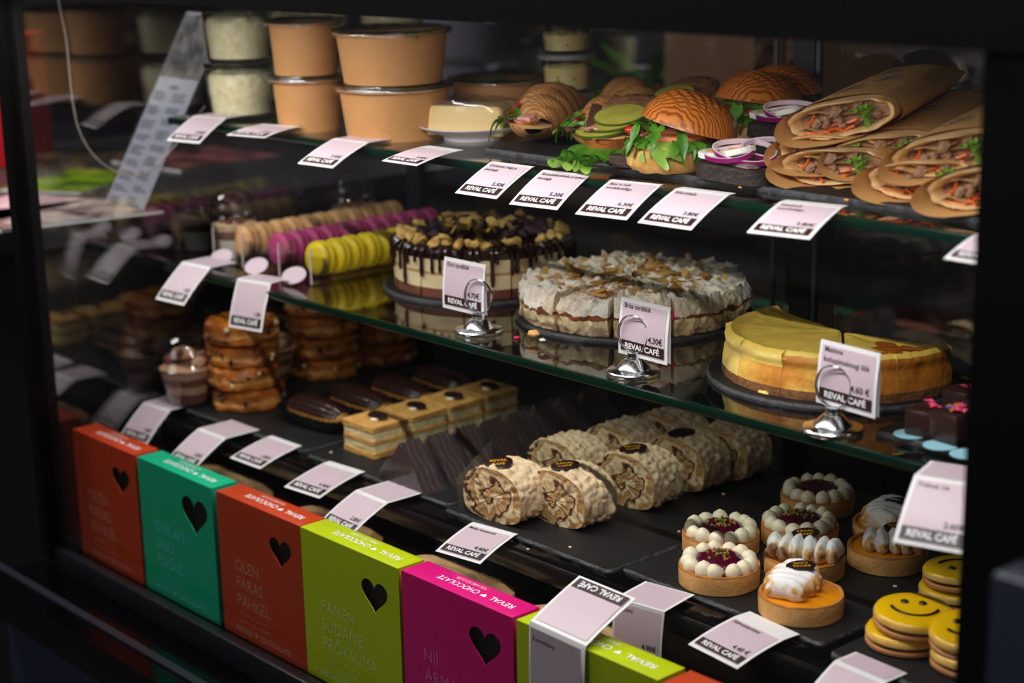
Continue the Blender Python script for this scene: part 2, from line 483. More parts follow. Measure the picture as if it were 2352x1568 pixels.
TG = [
 ('', '4.80€', -2.1045, 1.3117, ZT, .199, .49, .066, .062, 'blurred pink price tag in front of the glass salad jars', .03),
 ('', '5.50€', -1.9399, 1.3123, ZT, .2385, .10, .068, .063, 'nearly flat pink price tag before the smaller kraft bowls', .012),
 ('', '7.50€', -1.7442, 1.2904, ZT, .090, .378, .066, .066, 'pink price tag below the large kraft bowls', .05),
 ('', '5.00€', -1.5989, 1.3137, ZT, .03, .157, .064, .064, 'pink price tag lying flat before the wrapped cake plate', .012),
 ('Croissant singi ja|juustuga', '5.50€', -1.4381, 1.2873, ZT, .064, .447, .066, .065, 'pink price tag reading 5.50€ below the croissant sandwiches', .004),
 ('Roosbiifivõileib praetud|munaga', '5.20€', -1.3475, 1.2854, ZT, .153, .458, .066, .066, 'pink price tag reading 5.20€ below the roast beef sandwich', .004),
 ("Bon´n´roll|soolaforelliga", '6.30€', -1.2437, 1.2869, ZT, .166, .40, .065, .069, 'pink price tag reading 6.30€ below the front salmon bun', .004),
 ('Kiluvõileib', '3.80€', -1.1522, 1.2883, ZT, .0824, .402, .067, .067, 'pink price tag reading 3.80€ below the rye sandwiches', .012),
 ('Lavašrull|tuunikalaga', '5.80€', -1.0241, 1.301, ZT, .18, .3055, .0664, .067, 'pink price tag reading 5.80€ below the kraft paper wraps', .012),
 ('', '', -0.8031, 1.3024, ZT, .006, .279, .061, .063, 'pink price tag cut off by the right panel below the wraps', .02),
 ('', '1.80', -2.1135, 1.2788, ZM, .082, .734, .068, .069, 'pink price tag hanging before the clear dessert jar', .045),
 ('', '1.80', -1.9583, 1.2738, ZM, .21, 1.2247, .0635, .068, 'pink price tag folded down over the shelf edge under the macarons', .035),
 ('Trühvel 1tk', '2.60€', -0.8098, 1.2303, ZM, .284, .7385, .0635, .068, 'folded pink price tag reading 2.60€ below the truffles', .045),
 ('', '1.80€', -2.1282, 1.2062, ZB, .0846, .7376, .066, .062, 'folded pink price tag before the clear dessert cup', .04),
 ('', '1.80€', -1.9572, 1.1906, ZB, .011, .55, .068, .062, 'folded pink price tag below the stacked buns', .055),
 ('', '1.80€', -1.8556, 1.2384, ZB, .031, .2292, .0685, .066, 'pink price tag in front of the éclair', .006),
 ('', '4.40€', -1.7086, 1.2266, ZB, .0875, .211, .0685, .0696, 'pink price tag in front of the layered cream slices', .01),
 ('', '2.80€', -1.5947, 1.1876, ZB, -.031, .459, .066, .062, 'folded pink price tag below the chocolate wedges', .055),
 ('Moka beseerull', '4.40€', -1.4057, 1.2164, ZB, .1505, .2394, .067, .063, 'pink price tag reading 4.40€ below the front roulade slices', .006),
 ('Passioni', '4.90€', -1.1359, 1.1789, ZB, .156, 1.4677, .062, .0634, 'folded pink price tag reading 4.90€ below the front cream tart', .055),
 ('Sidrunitartlett', '4.40 €', -1.0136, 1.2221, ZB, -.12, .2123, .071, .0633, 'pink price tag reading 4.40€ below the front lemon tart', .02),
 ('', '', -0.8845, 1.2116, ZB, -.0685, .5422, .062, .062, 'pink price tag cut off at the bottom below the cookies', .03),
]
for (nm, pr, x, y, z, yaw, tilt, W_, L_, lab, fl) in TG:
    yf = {ZT: 1.2765, ZM: 1.2525}.get(z)         # the fold sits on the front edge of its shelf
    if yf and y > yf: k_ = yf / y; x, y, z, W_, L_ = x * k_, yf, CAMP.z + (z - CAMP.z) * k_, W_ * k_, L_ * k_
    price_tag(nm, pr, x, y, z, yaw, tilt, W_, L_, lab, fl)

# folded tag laid over the top of a chocolate box: the back half shows the band upside down
def box_tag():
    a, b, c_ = at(1350, 1340, 0.758), at(1485, 1392, 0.758), at(1268, 1478, 0.758)
    x0 = -1.150; W_ = 0.083
    t = thing('price_tag', 'pink price tag bent over the top of the second lime box', 'price tag', (x0, 1.0775, 0.7475), -0.03)
    Lb, Lf = 0.075, 0.085
    prof = [(Lb * 0.90, 0.030), (Lb * 0.6, 0.021), (Lb * 0.25, 0.0095), (0.0, 0.0), (-0.0015, -0.004), (-0.003, -0.04), (-0.004, -Lf)]
    g = G()
    for th in (0, -0.0005):
        g.grid(lambda u, v: (W_ * (u - 0.5), prof[int(round(v * 6))][0] - th * 0, prof[int(round(v * 6))][1] + th), 2, 7)
    g.build('card', white_paper, t, 30)
    def pt(s_):                                          # s_ along the profile measured from the fold, back half positive
        if s_ >= 0:
            q = s_ / Lb; return (Lb * 0.90 * q, 0.030 * q + 0.0006 + 0.0016 * sin(pi * min(1, q)))
        q = -s_ / Lf; return (-0.0035 - 0.001 * q, -Lf * q)
    p = G(); p.grid(lambda u, v: (W_ * 0.9 * (u - 0.5), *pt(0.004 + (Lb - 0.008) * v)), 2, 5)
    p.grid(lambda u, v: (W_ * 0.9 * (u - 0.5), *pt(-0.004 - (Lf - 0.008) * v)), 2, 5)
    p.build('pink_print', pink_paper, t)
    q = G(); q.grid(lambda u, v: (W_ * 0.88 * (u - 0.5), pt(Lb * (0.76 + 0.19 * v))[0], pt(Lb * (0.76 + 0.19 * v))[1] + 0.0004), 2, 2)
    q.build('brand_band', brown_ink, t)
    q = G(); put_text(q, 'REVAL CAFÉ', 0, 0, Lb * 0.10, 'c', 0.035, width=W_ * 0.72, rot=pi)
    q.v = [(p_[0], pt(Lb * 0.905 + p_[1])[0], pt(Lb * 0.905 + p_[1])[1] + 0.0008) for p_ in q.v]
    q.build('brand_lettering', white_paper, t)
    q = G(); put_text(q, 'Kommikarp', -W_ * 0.40, 0, W_ * 0.062, 'l', 0, sx=0.95)
    q.v = [(p_[0], pt(-Lf * 0.2 + p_[1])[0] - 0.0006, pt(-Lf * 0.2 + p_[1])[1]) for p_ in q.v]
    q.build('product_lettering', dark_ink, t)
    q = G(); q.grid(lambda u, v: (W_ * 0.88 * (u - 0.5), pt(-Lf * (0.76 + 0.19 * v))[0] - 0.0004, pt(-Lf * (0.76 + 0.19 * v))[1]), 2, 2)
    q.build('brand_band', brown_ink, t)
box_tag()

# chrome ring holders with standing tags on the middle shelf
def holder_proto():
    t = thing('tag_holder', 'chrome ring stand', 'tag holder', (0, 0, 0), 0, 'chrome ring tag holders')
    g = G().lathe([(0.0, 0.0), (0.028, 0.0), (0.0295, 0.0015), (0.0295, 0.004), (0.0285, 0.0052), (0.0265, 0.0056), (0.019, 0.0066), (0.0185, 0.0075), (0.010, 0.0165), (0.0075, 0.0175), (0.0072, 0.019), (0.0065, 0.0195), (0.0065, 0.0235), (0.007, 0.0242), (0.0, 0.0245)], 48)
    g.build('base', chrome, t, 25)
    g = G()
    for off in (-0.0012, 0.0012):
        pts = []
        for k in range(44):
            a = 2 * pi * k / 44 - pi / 2
            pts.append((0.0195 * cos(a), off + 0.001 * sin(a * 3), 0.0445 + 0.0205 * sin(a)))
        g.tube(pts, 0.0008, 6, closed=True)
    g.build('ring_clip', chrome, t)
    return t
hp = holder_proto()
HT = [('Kirsi tordilõik', '4.70€', 1100, 763, .0149, 'chrome ring stand holding the tag before the chocolate drip cake', 'standing pink tag reading 4.70€ before the chocolate drip cake', (-1.5206, 1.2838, 1.038)),
      ('Brita tordilõik', '4.30€', 1455, 858, -.0335, 'chrome ring stand holding the tag before the meringue cake', 'standing pink tag reading 4.30€ before the meringue cake', (-1.2281, 1.2854, 1.034)),
      ('Memme|kohupiimakoogi lõik', '4.60 €', 1912, 990, -.088, 'chrome ring stand holding the tag before the cheesecake', 'standing pink tag reading 4.60 € before the cheesecake', (-0.9506, 1.2713, 1.038))]
for i, (nm, pr, px, py, yaw, l1, l2, (tx, ty, tz)) in enumerate(HT):
    p = at(px, py, ZM)
    yy = yaw + 0.18
    h = hp if i == 0 else dup(hp, (0, 0, 0))
    place(h, (p.x, p.y, ZM), yy); h['label'] = l1
    kk = (p.y + 0.006) / ty; tx, ty, tz = tx * kk, ty * kk, CAMP.z + (tz - CAMP.z) * kk
    price_tag(nm, pr, tx, ty, tz, yaw, 1.49, .074 * kk, .0615 * kk, l2, 0.001)
    # the card is doubled: a second leaf behind it, parted a little at the foot
    bk = [o for o in COL.objects if o.get('label') == l2][0]
    G().grid(lambda u, v: (0.074 * (u - 0.5), -0.0615 * v, -0.0008 - 0.005 * v), 2, 3).build('back_leaf', white_paper, bk)

# ================================================================ chocolate boxes along the front pane
def curve_sheet(outer, holes, depth):
    c = bpy.data.curves.new('sheet_curve', 'CURVE'); c.dimensions = '2D'; c.fill_mode = 'BOTH'; c.extrude = depth / 2
    for loop in [outer] + holes:
        sp = c.splines.new('POLY'); sp.points.add(len(loop) - 1); sp.use_cyclic_u = True
        for k, p in enumerate(loop): sp.points[k].co = (p[0], p[1], 0, 1)
    o = bpy.data.objects.new('sheet_curve', c); me = bpy.data.meshes.new_from_object(o)
    g = G(); g.add([tuple(p.co) for p in me.vertices], [tuple(p.vertices) for p in me.polygons])
    bpy.data.objects.remove(o); bpy.data.curves.remove(c); bpy.data.meshes.remove(me)
    return g
BW, BH, BD = 0.183, 0.186, 0.037
FR = Matrix(((1, 0, 0, 0), (0, 0, -1, 0), (0, 1, 0, 0), (0, 0, 0, 1)))     # sheet (x, y) -> (x, -, z), facing the viewer
def choc_box(x0, x1, col, colt, lines, sub, small, hs, label, rz=0.0, dz=0.0, lean=0.0):
    wd = x1 - x0
    t = thing('chocolate_box', label, 'chocolate box', ((x0 + x1) / 2, 1.080, 0.556 + dz), rz, 'chocolate boxes along the glass')
    t.rotation_euler = (lean, 0, rz)
    nm = label.split()[0]
    m = M('carton_' + nm, col, 0.38, spec=0.5, bump=(500, 0.03))
    mt = M('carton_ink_' + nm, colt, 0.22, spec=0.8)
    g = G()
    w2 = wd / 2 - 0.0004
    # tuck-end carton: back, sides, top and bottom walls with a thin front
    g.box((0, BD - 0.0005, BH / 2), (2 * w2, 0.001, BH)); g.box((-w2 + 0.0005, BD / 2, BH / 2), (0.001, BD - 0.002, BH - 0.002)); g.box((w2 - 0.0005, BD / 2, BH / 2), (0.001, BD - 0.002, BH - 0.002))
    g.bbox((0, BD / 2, BH - 0.0009), (2 * w2, BD, 0.0018), 0.0007); g.box((0, BD / 2, 0.0006), (2 * w2, BD, 0.0012))
    g.build('carton', m, t)
    hx, hz = wd * 0.5 - wd * 0.245, BH - 0.040 - 0.008 * hs
    hw, hh = 0.046 * hs, 0.038 * hs
    sh = curve_sheet([(-w2, 0), (w2, 0), (w2, BH - 0.0006), (-w2, BH - 0.0006)], [[(hx + p[0], hz + p[1] * 1.0) for p in heart_pts(hw, hh)]], 0.001)
    sh.xf(FR).build('front_panel', m, t)
    G().box((0, 0.010, BH / 2), (wd - 0.012, 0.004, BH - 0.01)).build('chocolate_bar', M('dark_bar', (16, 9, 8), 0.5), t)
    # lettering on the top, reading from the back of the case, and on the front
    q = G()
    put_text(q, 'REVAL', wd * 0.40, BD * 0.58, 0.0088, 'l', 0.012, rot=pi, width=wd * 0.20)
    put_text(q, 'CHOCOLATE', wd * 0.10, BD * 0.58, 0.0088, 'l', 0.012, rot=pi, width=wd * 0.36)
    hp_ = heart_pts(0.008, 0.008); q.add([(wd * 0.15 - p[0], BD * 0.58 - 0.0045 - p[1], 0) for p in hp_], [tuple(range(len(hp_) - 1, -1, -1))])
    if sub: put_text(q, sub, wd * 0.10, BD * 0.86, 0.0052, 'l', -0.01, rot=pi, width=wd * 0.27)
    q.v = [(p[0], p[1], BH + 0.0003) for p in q.v]
    q.build('top_lettering', M('carton_white', (250, 246, 246), 0.5), t)
    q = G()
    z = BH - 0.083
    for i, s_ in enumerate(lines):
        put_text(q, s_, -wd * 0.30, z - 0.0235 * i - 0.012, 0.0155, 'l', -0.004, sx=0.92)
    zz = z - 0.0235 * len(lines) + 0.002
    for i, s_ in enumerate(small):
        put_text(q, s_, -wd * 0.28, zz - 0.0085 * i - 0.004, 0.0045 if i < 2 else 0.003, 'l', -0.01, width=(wd * 0.36 if i < 2 else wd * 0.46))
    put_text(q, 'REVAL', -wd * 0.34, 0.008, 0.0075, 'l', 0.012, width=wd * 0.2); put_text(q, 'CHOCOLATE', -wd * 0.04, 0.008, 0.0075, 'l', 0.012, width=wd * 0.36)
    q.add([(-wd * 0.09 + p[0], 0.012 + p[1], 0) for p in heart_pts(0.007, 0.007)], [tuple(range(36))])
    q.v = [(p[0], -0.0009, p[1]) for p in q.v]
    q.build('front_lettering', mt, t)
    return t
OR, ORt = (196, 62, 24), (226, 140, 116)
TE, TEt = (6, 178, 132), (80, 220, 212)
LI, LIt = (190, 206, 4), (226, 236, 130)
PK, PKt = (224, 0, 122), (240, 110, 180)
pah = (['OLEN', 'PARAS', 'PÄHKEL'], 'YOU ARE SO CUTE', ['OMNE JÄÄKS', 'ÜLLATAVALT PEHME', 'piimašokolaad sarapuupähklitega'])
choc_box(-2.146, -1.975, OR, ORt, *pah, 1.0, 'orange chocolate box furthest left, beside the corner post', 0.0)
choc_box(-1.968, -1.785, TE, TEt, ['ÕHKAN', 'SINU', 'POOLE'], 'SA MEELDID MULLE', ['OLED MINU', 'SUUR ARMASTUS', 'tume šokolaad vaarikatega'], 1.35, 'teal chocolate box with a big heart window', 0.0, 0.0)
choc_box(-1.774, -1.594, OR, ORt, *pah, 1.0, 'orange chocolate box between the teal and lime ones', 0.006)
choc_box(-1.593, -1.407, LI, LIt, ['PANEN', 'SÜDAME', 'PRÕKSUMA'], 'SMELL THE HEART', ['LEIDSID ENDALE', 'JUST UUE LEMMIKU', 'valge šokolaad maasikatega'], 1.05, 'lime chocolate box between the orange and pink ones', 0.0)
choc_box(-1.402, -1.219, PK, PKt, ['NII', 'ARMAS', 'OLED'], 'YOU ARE SO CUTE', ['SULAB SUUS', 'JA SÜDAMES', 'roosa šokolaad vaarikatega'], 1.1, 'pink chocolate box in the middle of the row', 0.0)
choc_box(-1.214, -1.016, LI, LIt, ['PANEN', 'SÜDAME', 'PRÕKSUMA'], 'SMELL THE HEART', ['LEIDSID ENDALE', 'JUST UUE LEMMIKU', 'valge šokolaad maasikatega'], 1.05, 'lime chocolate box with a pink tag bent over its top', 0.0, 0.0)
choc_box(-1.010, -0.827, OR, ORt, *pah, 1.0, 'orange chocolate box at the lower frame edge, last in view', 0.0, 0.0)

# ================================================================ food materials
kraft = M('kraft_board', (194, 140, 86), 0.6, bump=(300, 0.12), var=(30, (184, 128, 74), 0.25))
kraft_rim = M('kraft_rim', (176, 128, 82), 0.55)
kraft_paper = M('kraft_paper', (226, 176, 112), 0.5, bump=(70, 0.2), var=(26, (208, 152, 88), 0.3))
ink_blue = M('paper_ink', (84, 72, 92), 0.6)
crust = M('baked_crust', (196, 122, 48), 0.42, bump=(140, 0.35), var=(34, (128, 66, 22), 0.22), spec=0.5)
crumb_white = M('bread_crumb', (240, 214, 150), 0.6, bump=(200, 0.4), var=(60, (222, 170, 86), 0.25))
croissant_m = None
glaze_crust = M('glazed_crust', (190, 106, 32), 0.3, bump=(120, 0.3), var=(26, (104, 46, 12), 0.22), coat=0.25)
leaf_m = M('lettuce', (92, 148, 34), 0.35, bump=(120, 0.3), var=(40, (44, 96, 18), 0.25), sss=0.1)
leaf_pale = M('lettuce_pale', (150, 180, 80), 0.4, var=(50, (100, 150, 40), 0.25), sss=0.1)
tomato_m = M('tomato', (206, 42, 20), 0.2, sss=0.1, spec=0.6)
ham_m = M('ham', (222, 140, 120), 0.35, var=(60, (240, 190, 170), 0.2), sss=0.1)
beef_m = M('roast_beef', (120, 78, 62), 0.45, bump=(180, 0.5), var=(50, (80, 44, 36), 0.25))
pickle_m = M('pickle', (150, 148, 48), 0.25, var=(60, (186, 178, 84), 0.25), sss=0.15)
pickle_skin = M('pickle_skin', (84, 92, 24), 0.3)
egg_white = M('egg_white', (244, 238, 230), 0.3, sss=0.2)
egg_yolk = M('egg_yolk', (232, 168, 60), 0.5)
onion_m = M('onion_flesh', (226, 200, 214), 0.2, sss=0.2)
onion_skin = M('onion_skin', (140, 24, 100), 0.25)
rye_m = M('rye_bread', (32, 20, 19), 0.6, bump=(220, 0.7), var=(120, (50, 34, 28), 0.2))
rye_top = M('rye_crumb', (64, 42, 32), 0.7, bump=(240, 0.9), var=(120, (58, 36, 26), 0.2))
fish_m = M('sprat_fillet', (160, 140, 132), 0.25, var=(60, (90, 74, 72), 0.2), spec=0.8)
tortilla_m = M('tortilla', (240, 208, 154), 0.6, bump=(90, 0.4), var=(40, (206, 150, 82), 0.22))
carrot_m = M('carrot', (236, 98, 14), 0.35, sss=0.1)
meat_m = M('shredded_meat', (190, 146, 106), 0.5, bump=(200, 0.6), var=(70, (124, 84, 58), 0.25))
salad_m = M('creamy_salad', (250, 240, 212), 0.4, bump=(130, 0.8), var=(110, (228, 208, 150), 0.2))
hummus_m = M('hummus', (226, 208, 140), 0.45, bump=(90, 0.3), sss=0.1)
herb_m = M('herb_flecks', (96, 110, 60), 0.6)
glass_green = thin('jar_glass', (254, 255, 254), 1.5)
porcelain = M('porcelain', (236, 228, 234), 0.12, spec=0.6)

CM = {}
def rnd(a, b): return random.uniform(a, b)
def ruffle(path, width, amp, up=0.35, m=0, freq=9, seed=0.0, nv=7, drop=0.0):
    """a frilly leaf edge: inner side along the path, outer side waving; path = [(x, y, z, outward angle)]"""
    g = G(); n = len(path)
    def fn(u, v):
        i = u * (n - 1); k = min(int(i), n - 2); t = i - k
        a, b = path[k], path[k + 1]
        p = [a[q] + (b[q] - a[q]) * t for q in range(4)]
        w_ = width * v * (0.8 + 0.5 * noise.noise(Vector((u * freq * 0.7 + seed, seed, 0))))
        wave = amp * v * v * sin(u * freq * 2 * pi + seed) + amp * 0.9 * v * noise.noise(Vector((u * freq * 2.2, v * 2 + seed, seed)))
        side = amp * 0.8 * v * v * cos(u * freq * 2 * pi * 1.0 + seed * 3)
        return (p[0] + cos(p[3]) * w_ - sin(p[3]) * side, p[1] + sin(p[3]) * w_ + cos(p[3]) * side, p[2] + wave + up * w_ - drop * w_ * v)
    g.grid(fn, max(24, int(freq * 9)), nv, m)
    return g
def arc_path(c, r, a0, a1, z, n=14, ry=None):
    ry = ry or r
    return [(c[0] + r * cos(a0 + (a1 - a0) * i / (n - 1)), c[1] + ry * sin(a0 + (a1 - a0) * i / (n - 1)), z, a0 + (a1 - a0) * i / (n - 1)) for i in range(n)]
def frond(L, seed, wid=0.007, bend=0.02):
    """a jagged rocket leaf with a mid rib, growing along +x and drooping"""
    g = G()
    def fn(u, v):
        s_ = (v - 0.5) * 2
        lob = 0.45 + 0.55 * abs(sin(u * pi * 3.5 + seed))
        w_ = wid * (sin(pi * min(1, u * 0.92 + 0.06)) ** 0.7) * lob
        return (L * u - abs(s_) * 0.004 * (1 - u), s_ * w_, 0.012 * sin(pi * u * 0.9) - bend * u * u + 0.004 * abs(s_) + 0.003 * sin(u * 9 + seed))
    g.grid(fn, 26, 5)
    return g

# ================================================================ upper shelf: jars, bowls, cups
def salad_jar(label, loc, tone):
    t = thing('salad_jar', label, 'salad jar', loc, 0, 'glass salad jars'); t.scale = (1.06, 1.06, 1.0)
    G().lathe([(0.0, 0.002), (0.040, 0.002), (0.042, 0.004), (0.0455, 0.06), (0.047, 0.066), (0.047, 0.070), (0.044, 0.070), (0.0425, 0.058), (0.039, 0.006), (0.0, 0.005)], 40).build('jar_glass', glass_green, t)
    s_ = rnd(0, 50)
    G().lathe([(0.0, 0.0062), (0.0382, 0.0066), (0.0410, 0.035), (0.0424, 0.056), (0.039, 0.062), (0.026, 0.065), (0.012, 0.0665), (0.0, 0.067)], 40, fn=lambda p, a, i: tuple(Vector(p) * (1 + (0.05 if i > 3 else 0.02) * noise.noise(Vector(p) * 170 + Vector((s_, 0, 0)))))).build('creamy_salad', salad_m, t)
    for k in range(7):
        a = rnd(0, 6.28); r = rnd(0.0, 0.028)
        G().ball((r * cos(a), r * sin(a), 0.0665), rnd(0.003, 0.005), jit=0.5, seed=k * 3.1 + s_, sc=(1.3, 1, 0.6)).build('salad_piece', [leaf_m, salad_m, carrot_m, salad_m][(k + tone) % 4], t)
    lid = G().lathe([(0.0, 0.0735), (0.040, 0.0735), (0.0455, 0.0725), (0.048, 0.071), (0.048, 0.074), (0.046, 0.077), (0.041, 0.0775), (0.039, 0.076), (0.0, 0.0755)], 40)
    lid.build('glass_lid', glass_green, t, None)
    G().lathe([(0.0465, 0.0698), (0.0482, 0.0702), (0.0482, 0.0712), (0.0465, 0.0716)], 40).build('rubber_seal', M('jar_seal', (70, 96, 60), 0.5), t)
    return t
p = at(557, 268, ZT)
salad_jar('lower glass jar of creamy salad, at the left end of the upper shelf', (p.x, p.y, ZT), 0)
salad_jar('upper glass jar of creamy salad, stacked at the left end', (p.x + 0.002, p.y, ZT + 0.0776), 1)
for (px, py, l) in ((735, 240, 'behind the smaller kraft bowls'), (905, 236, 'behind the large kraft bowls')):
    q = at(px, py, ZT)
    salad_jar('lower glass salad jar hidden ' + l, (q.x, q.y, ZT), 2)
    salad_jar('upper glass salad jar peeping out ' + l, (q.x, q.y, ZT + 0.0776), 0)

def kraft_bowl(label, loc, R_, r_, h, greens=True):
    t = thing('kraft_bowl', label, 'food bowl', loc, 0, 'kraft paper bowls with clear lids')
    G().lathe([(0.0, 0.003), (r_ - 0.003, 0.003), (r_ - 0.001, 0.0), (r_, 0.0), (R_ - 0.001, h - 0.003), (R_ - 0.0018, h - 0.003), (r_ - 0.002, 0.004), (0.0, 0.004)], 56).build('bowl_wall', kraft, t)
    pr = [(R_ + 0.0014 * cos(a) + 0.0006, h - 0.0022 + 0.0018 * sin(a)) for a in [2 * pi * k / 10 for k in range(11)]]
    G().lathe(pr, 56).build('rolled_rim', kraft_rim, t)
    if greens:
        s_ = rnd(0, 50)
        G().lathe([(R_ - 0.003, h - 0.012), (R_ * 0.7, h - 0.008), (R_ * 0.3, h - 0.005), (0, h - 0.005)], 40, fn=lambda p, a, i: (p[0], p[1], p[2] + 0.006 * noise.noise(Vector(p) * 90 + Vector((s_, 0, 0))))).build('salad_bed', leaf_pale, t)
        for k in range(7):
            a = rnd(0, 6.28); r = rnd(0.2, 0.8) * R_
            ruffle(arc_path((r * cos(a), r * sin(a)), 0.010, 0, 4, h - 0.009), 0.014, 0.003, 0.25, freq=4, seed=k + s_).build('salad_leaf', leaf_m if k % 2 else leaf_pale, t)
    z = h
    G().lathe([(R_ + 0.0035, z - 0.006), (R_ + 0.0036, z + 0.0008), (R_ + 0.0026, z + 0.0022), (R_ - 0.002, z + 0.0024), (R_ - 0.0035, z + 0.0006), (R_ - 0.006, z + 0.0006), (R_ - 0.008, z + 0.0036), (R_ * 0.6, z + 0.0042), (R_ * 0.35, z + 0.0036), (0, z + 0.0036)], 64).build('clear_lid', clear_plastic, t, None)
    pr = [(R_ + 0.0030 + 0.0034 * cos(a), z + 0.0004 + 0.0034 * sin(a)) for a in [2 * pi * k / 14 for k in range(15)]]
    G().lathe(pr, 72).build('lid_rim', thin('lid_rim', (250, 250, 252), 2.0, 0.02), t, None)
    pr = [(R_ - 0.010 + 0.0024 * cos(a), z + 0.0036 + 0.0024 * sin(a)) for a in [2 * pi * k / 12 for k in range(13)]]
    G().lathe(pr, 64).build('lid_ridge', MATS['lid_rim'], t, None)
    return t
p = at(712, 296, ZT)
kraft_bowl('lower smaller kraft bowl with clear lid, between jars and large bowls', (p.x, p.y, ZT), 0.047, 0.041, 0.068)
kraft_bowl('upper smaller kraft bowl with clear lid, stacked between jars and large bowls', (p.x - 0.002, p.y, ZT + 0.0735), 0.047, 0.041, 0.068)
p = at(910, 312, ZT)
kraft_bowl('lower large kraft bowl with clear lid', (p.x, p.y, ZT), 0.0715, 0.0625, 0.064)
kraft_bowl('upper large kraft bowl with clear lid and greens showing through', (p.x - 0.002, p.y, ZT + 0.0700), 0.0715, 0.0625, 0.064)
p = at(1148, 284, ZT)
kraft_bowl('single kraft bowl at the back, behind the wrapped cake plate', (p.x, p.y, ZT), 0.064, 0.056, 0.060)

def dip_cup(label, loc, fill):
    t = thing('dip_cup', label, 'dip cup', loc, 0, 'clear dip cups')
    G().lathe([(0, 0.001), (0.0275, 0.001), (0.0285, 0.003), (0.0345, 0.044), (0.0355, 0.0455), (0.0345, 0.0462), (0.0335, 0.044), (0.0278, 0.0035), (0, 0.0025)], 40).build('cup_wall', clear_plastic, t)
    s_ = rnd(0, 9)
    G().lathe([(0, 0.0032), (0.0274, 0.0036), (0.0274 + fill * 0.1, 0.003 + fill * 0.9), (0.026, 0.003 + fill), (0.012, 0.003 + fill), (0, 0.005 + fill)], 36, fn=lambda p, a, i: (p[0], p[1], p[2] + (0.003 * noise.noise(Vector(p) * 120 + Vector((s_, 0, 0))) if i > 2 else 0))).build('dip', hummus_m, t)
    for k in range(6):
        a = rnd(3.5, 6.0)
        G().ball(((0.028 + fill * 0.05) * cos(a), (0.028 + fill * 0.05) * sin(a), rnd(0.008, fill)), 0.0012, jit=0.5, nu=6, nv=5).build('herb_fleck', herb_m, t)
    G().lathe([(0.0372, 0.0415), (0.0378, 0.042), (0.0378, 0.0475), (0.036, 0.0485), (0.033, 0.0484), (0.032, 0.0468), (0, 0.0468)], 40).build('cup_lid', thin('frosted_lid', (235, 235, 238), 1.6, 0.1, 0.22), t, None)
    return t
p = at(1303, 296, ZT)
for i, l in enumerate(('bottom dip cup of three, hidden behind the croissants', 'middle dip cup of the stack of three, pale herbed dip', 'top dip cup of the stack of three, half full of hummus')):
    dip_cup(l, (p.x, p.y, ZT + 0.0495 * i), (0.02, 0.031, 0.022)[i])

# saucer with a film-wrapped slice
p = at(1085, 318, ZT)
t = thing('saucer', 'white porcelain saucer under the film-wrapped cake slice', 'plate', (p.x, p.y, ZT))
G().lathe([(0, 0.003), (0.03, 0.003), (0.033, 0.0), (0.036, 0.0), (0.037, 0.004), (0.060, 0.0135), (0.067, 0.017), (0.0675, 0.0182), (0.066, 0.0184), (0.056, 0.0145), (0.036, 0.0068), (0, 0.006)], 64).build('saucer_body', porcelain, t)
t = thing('cheesecake_slice', 'pale baked cheesecake slice in cling film on the saucer', 'cake slice', (p.x, p.y, ZT + 0.0072), radians(18))
wedge = [(-0.052, -0.026), (-0.046, -0.034), (0.052, -0.020), (0.054, -0.016), (0.038, 0.036), (-0.040, 0.026)]
def soft_prism(poly, z0, z1, b=0.003, m=0, mt=0, jit=0.0008):
    g = G(); n = len(poly); cx = sum(q[0] for q in poly) / n; cy = sum(q[1] for q in poly) / n
    P = []
    for i, a in enumerate(poly):
        e = poly[(i + 1) % n]; k = max(1, int(hypot(e[0] - a[0], e[1] - a[1]) / 0.004))
        for j in range(k): P.append((a[0] + (e[0] - a[0]) * j / k, a[1] + (e[1] - a[1]) * j / k))
    N = len(P); zs = [z0, z0 + (z1 - z0) * 0.33, z0 + (z1 - z0) * 0.66, z1 - b, z1]
    for i in range(4):
        s0 = 1.0 if i < 3 else 1.0; s1 = 1.0 if i < 3 else 1 - b / 0.04
        v = [(cx + (q[0] - cx) * s0, cy + (q[1] - cy) * s0, zs[i]) for q in P] + [(cx + (q[0] - cx) * s1, cy + (q[1] - cy) * s1, zs[i + 1]) for q in P]
        v = [(a + jit * noise.noise(Vector((a * 200, c_ * 200, e * 200))), c_ + jit * noise.noise(Vector((a * 200, c_ * 200, e * 200 + 9))), e) for a, c_, e in v]
        g.add(v, [(k, (k + 1) % N, N + (k + 1) % N, N + k) for k in range(N)], m)
    g.add([v[N + k] for k in range(N)], [tuple(range(N))], mt)
    return g
soft_prism(wedge, 0, 0.036, 0.004, 0, 1).build('cake_body', [M('cake_cream', (230, 200, 138), 0.5, bump=(120, 0.3), sss=0.1), M('cake_brown_top', (206, 160, 96), 0.5, var=(40, (226, 190, 132), 0.2))], t)
g = G().grid(lambda u, v: ((lambda a, r, z: (r * cos(a) * 1.06, r * sin(a) * 0.72, z))(2 * pi * u, (0.060 - 0.010 * (v ** 3)) * (1 if v < 0.999 else 0.0), 0.004 + 0.0395 * min(1, v * 1.25))), 48, 12, wu=True)
g.warp(lambda q: q + Vector((1, 1, 1)) * (0.003 * noise.noise(q * 140)) + Vector((0.002 * noise.noise(q * 300), 0, 0)))
g.build('cling_film', film, t)

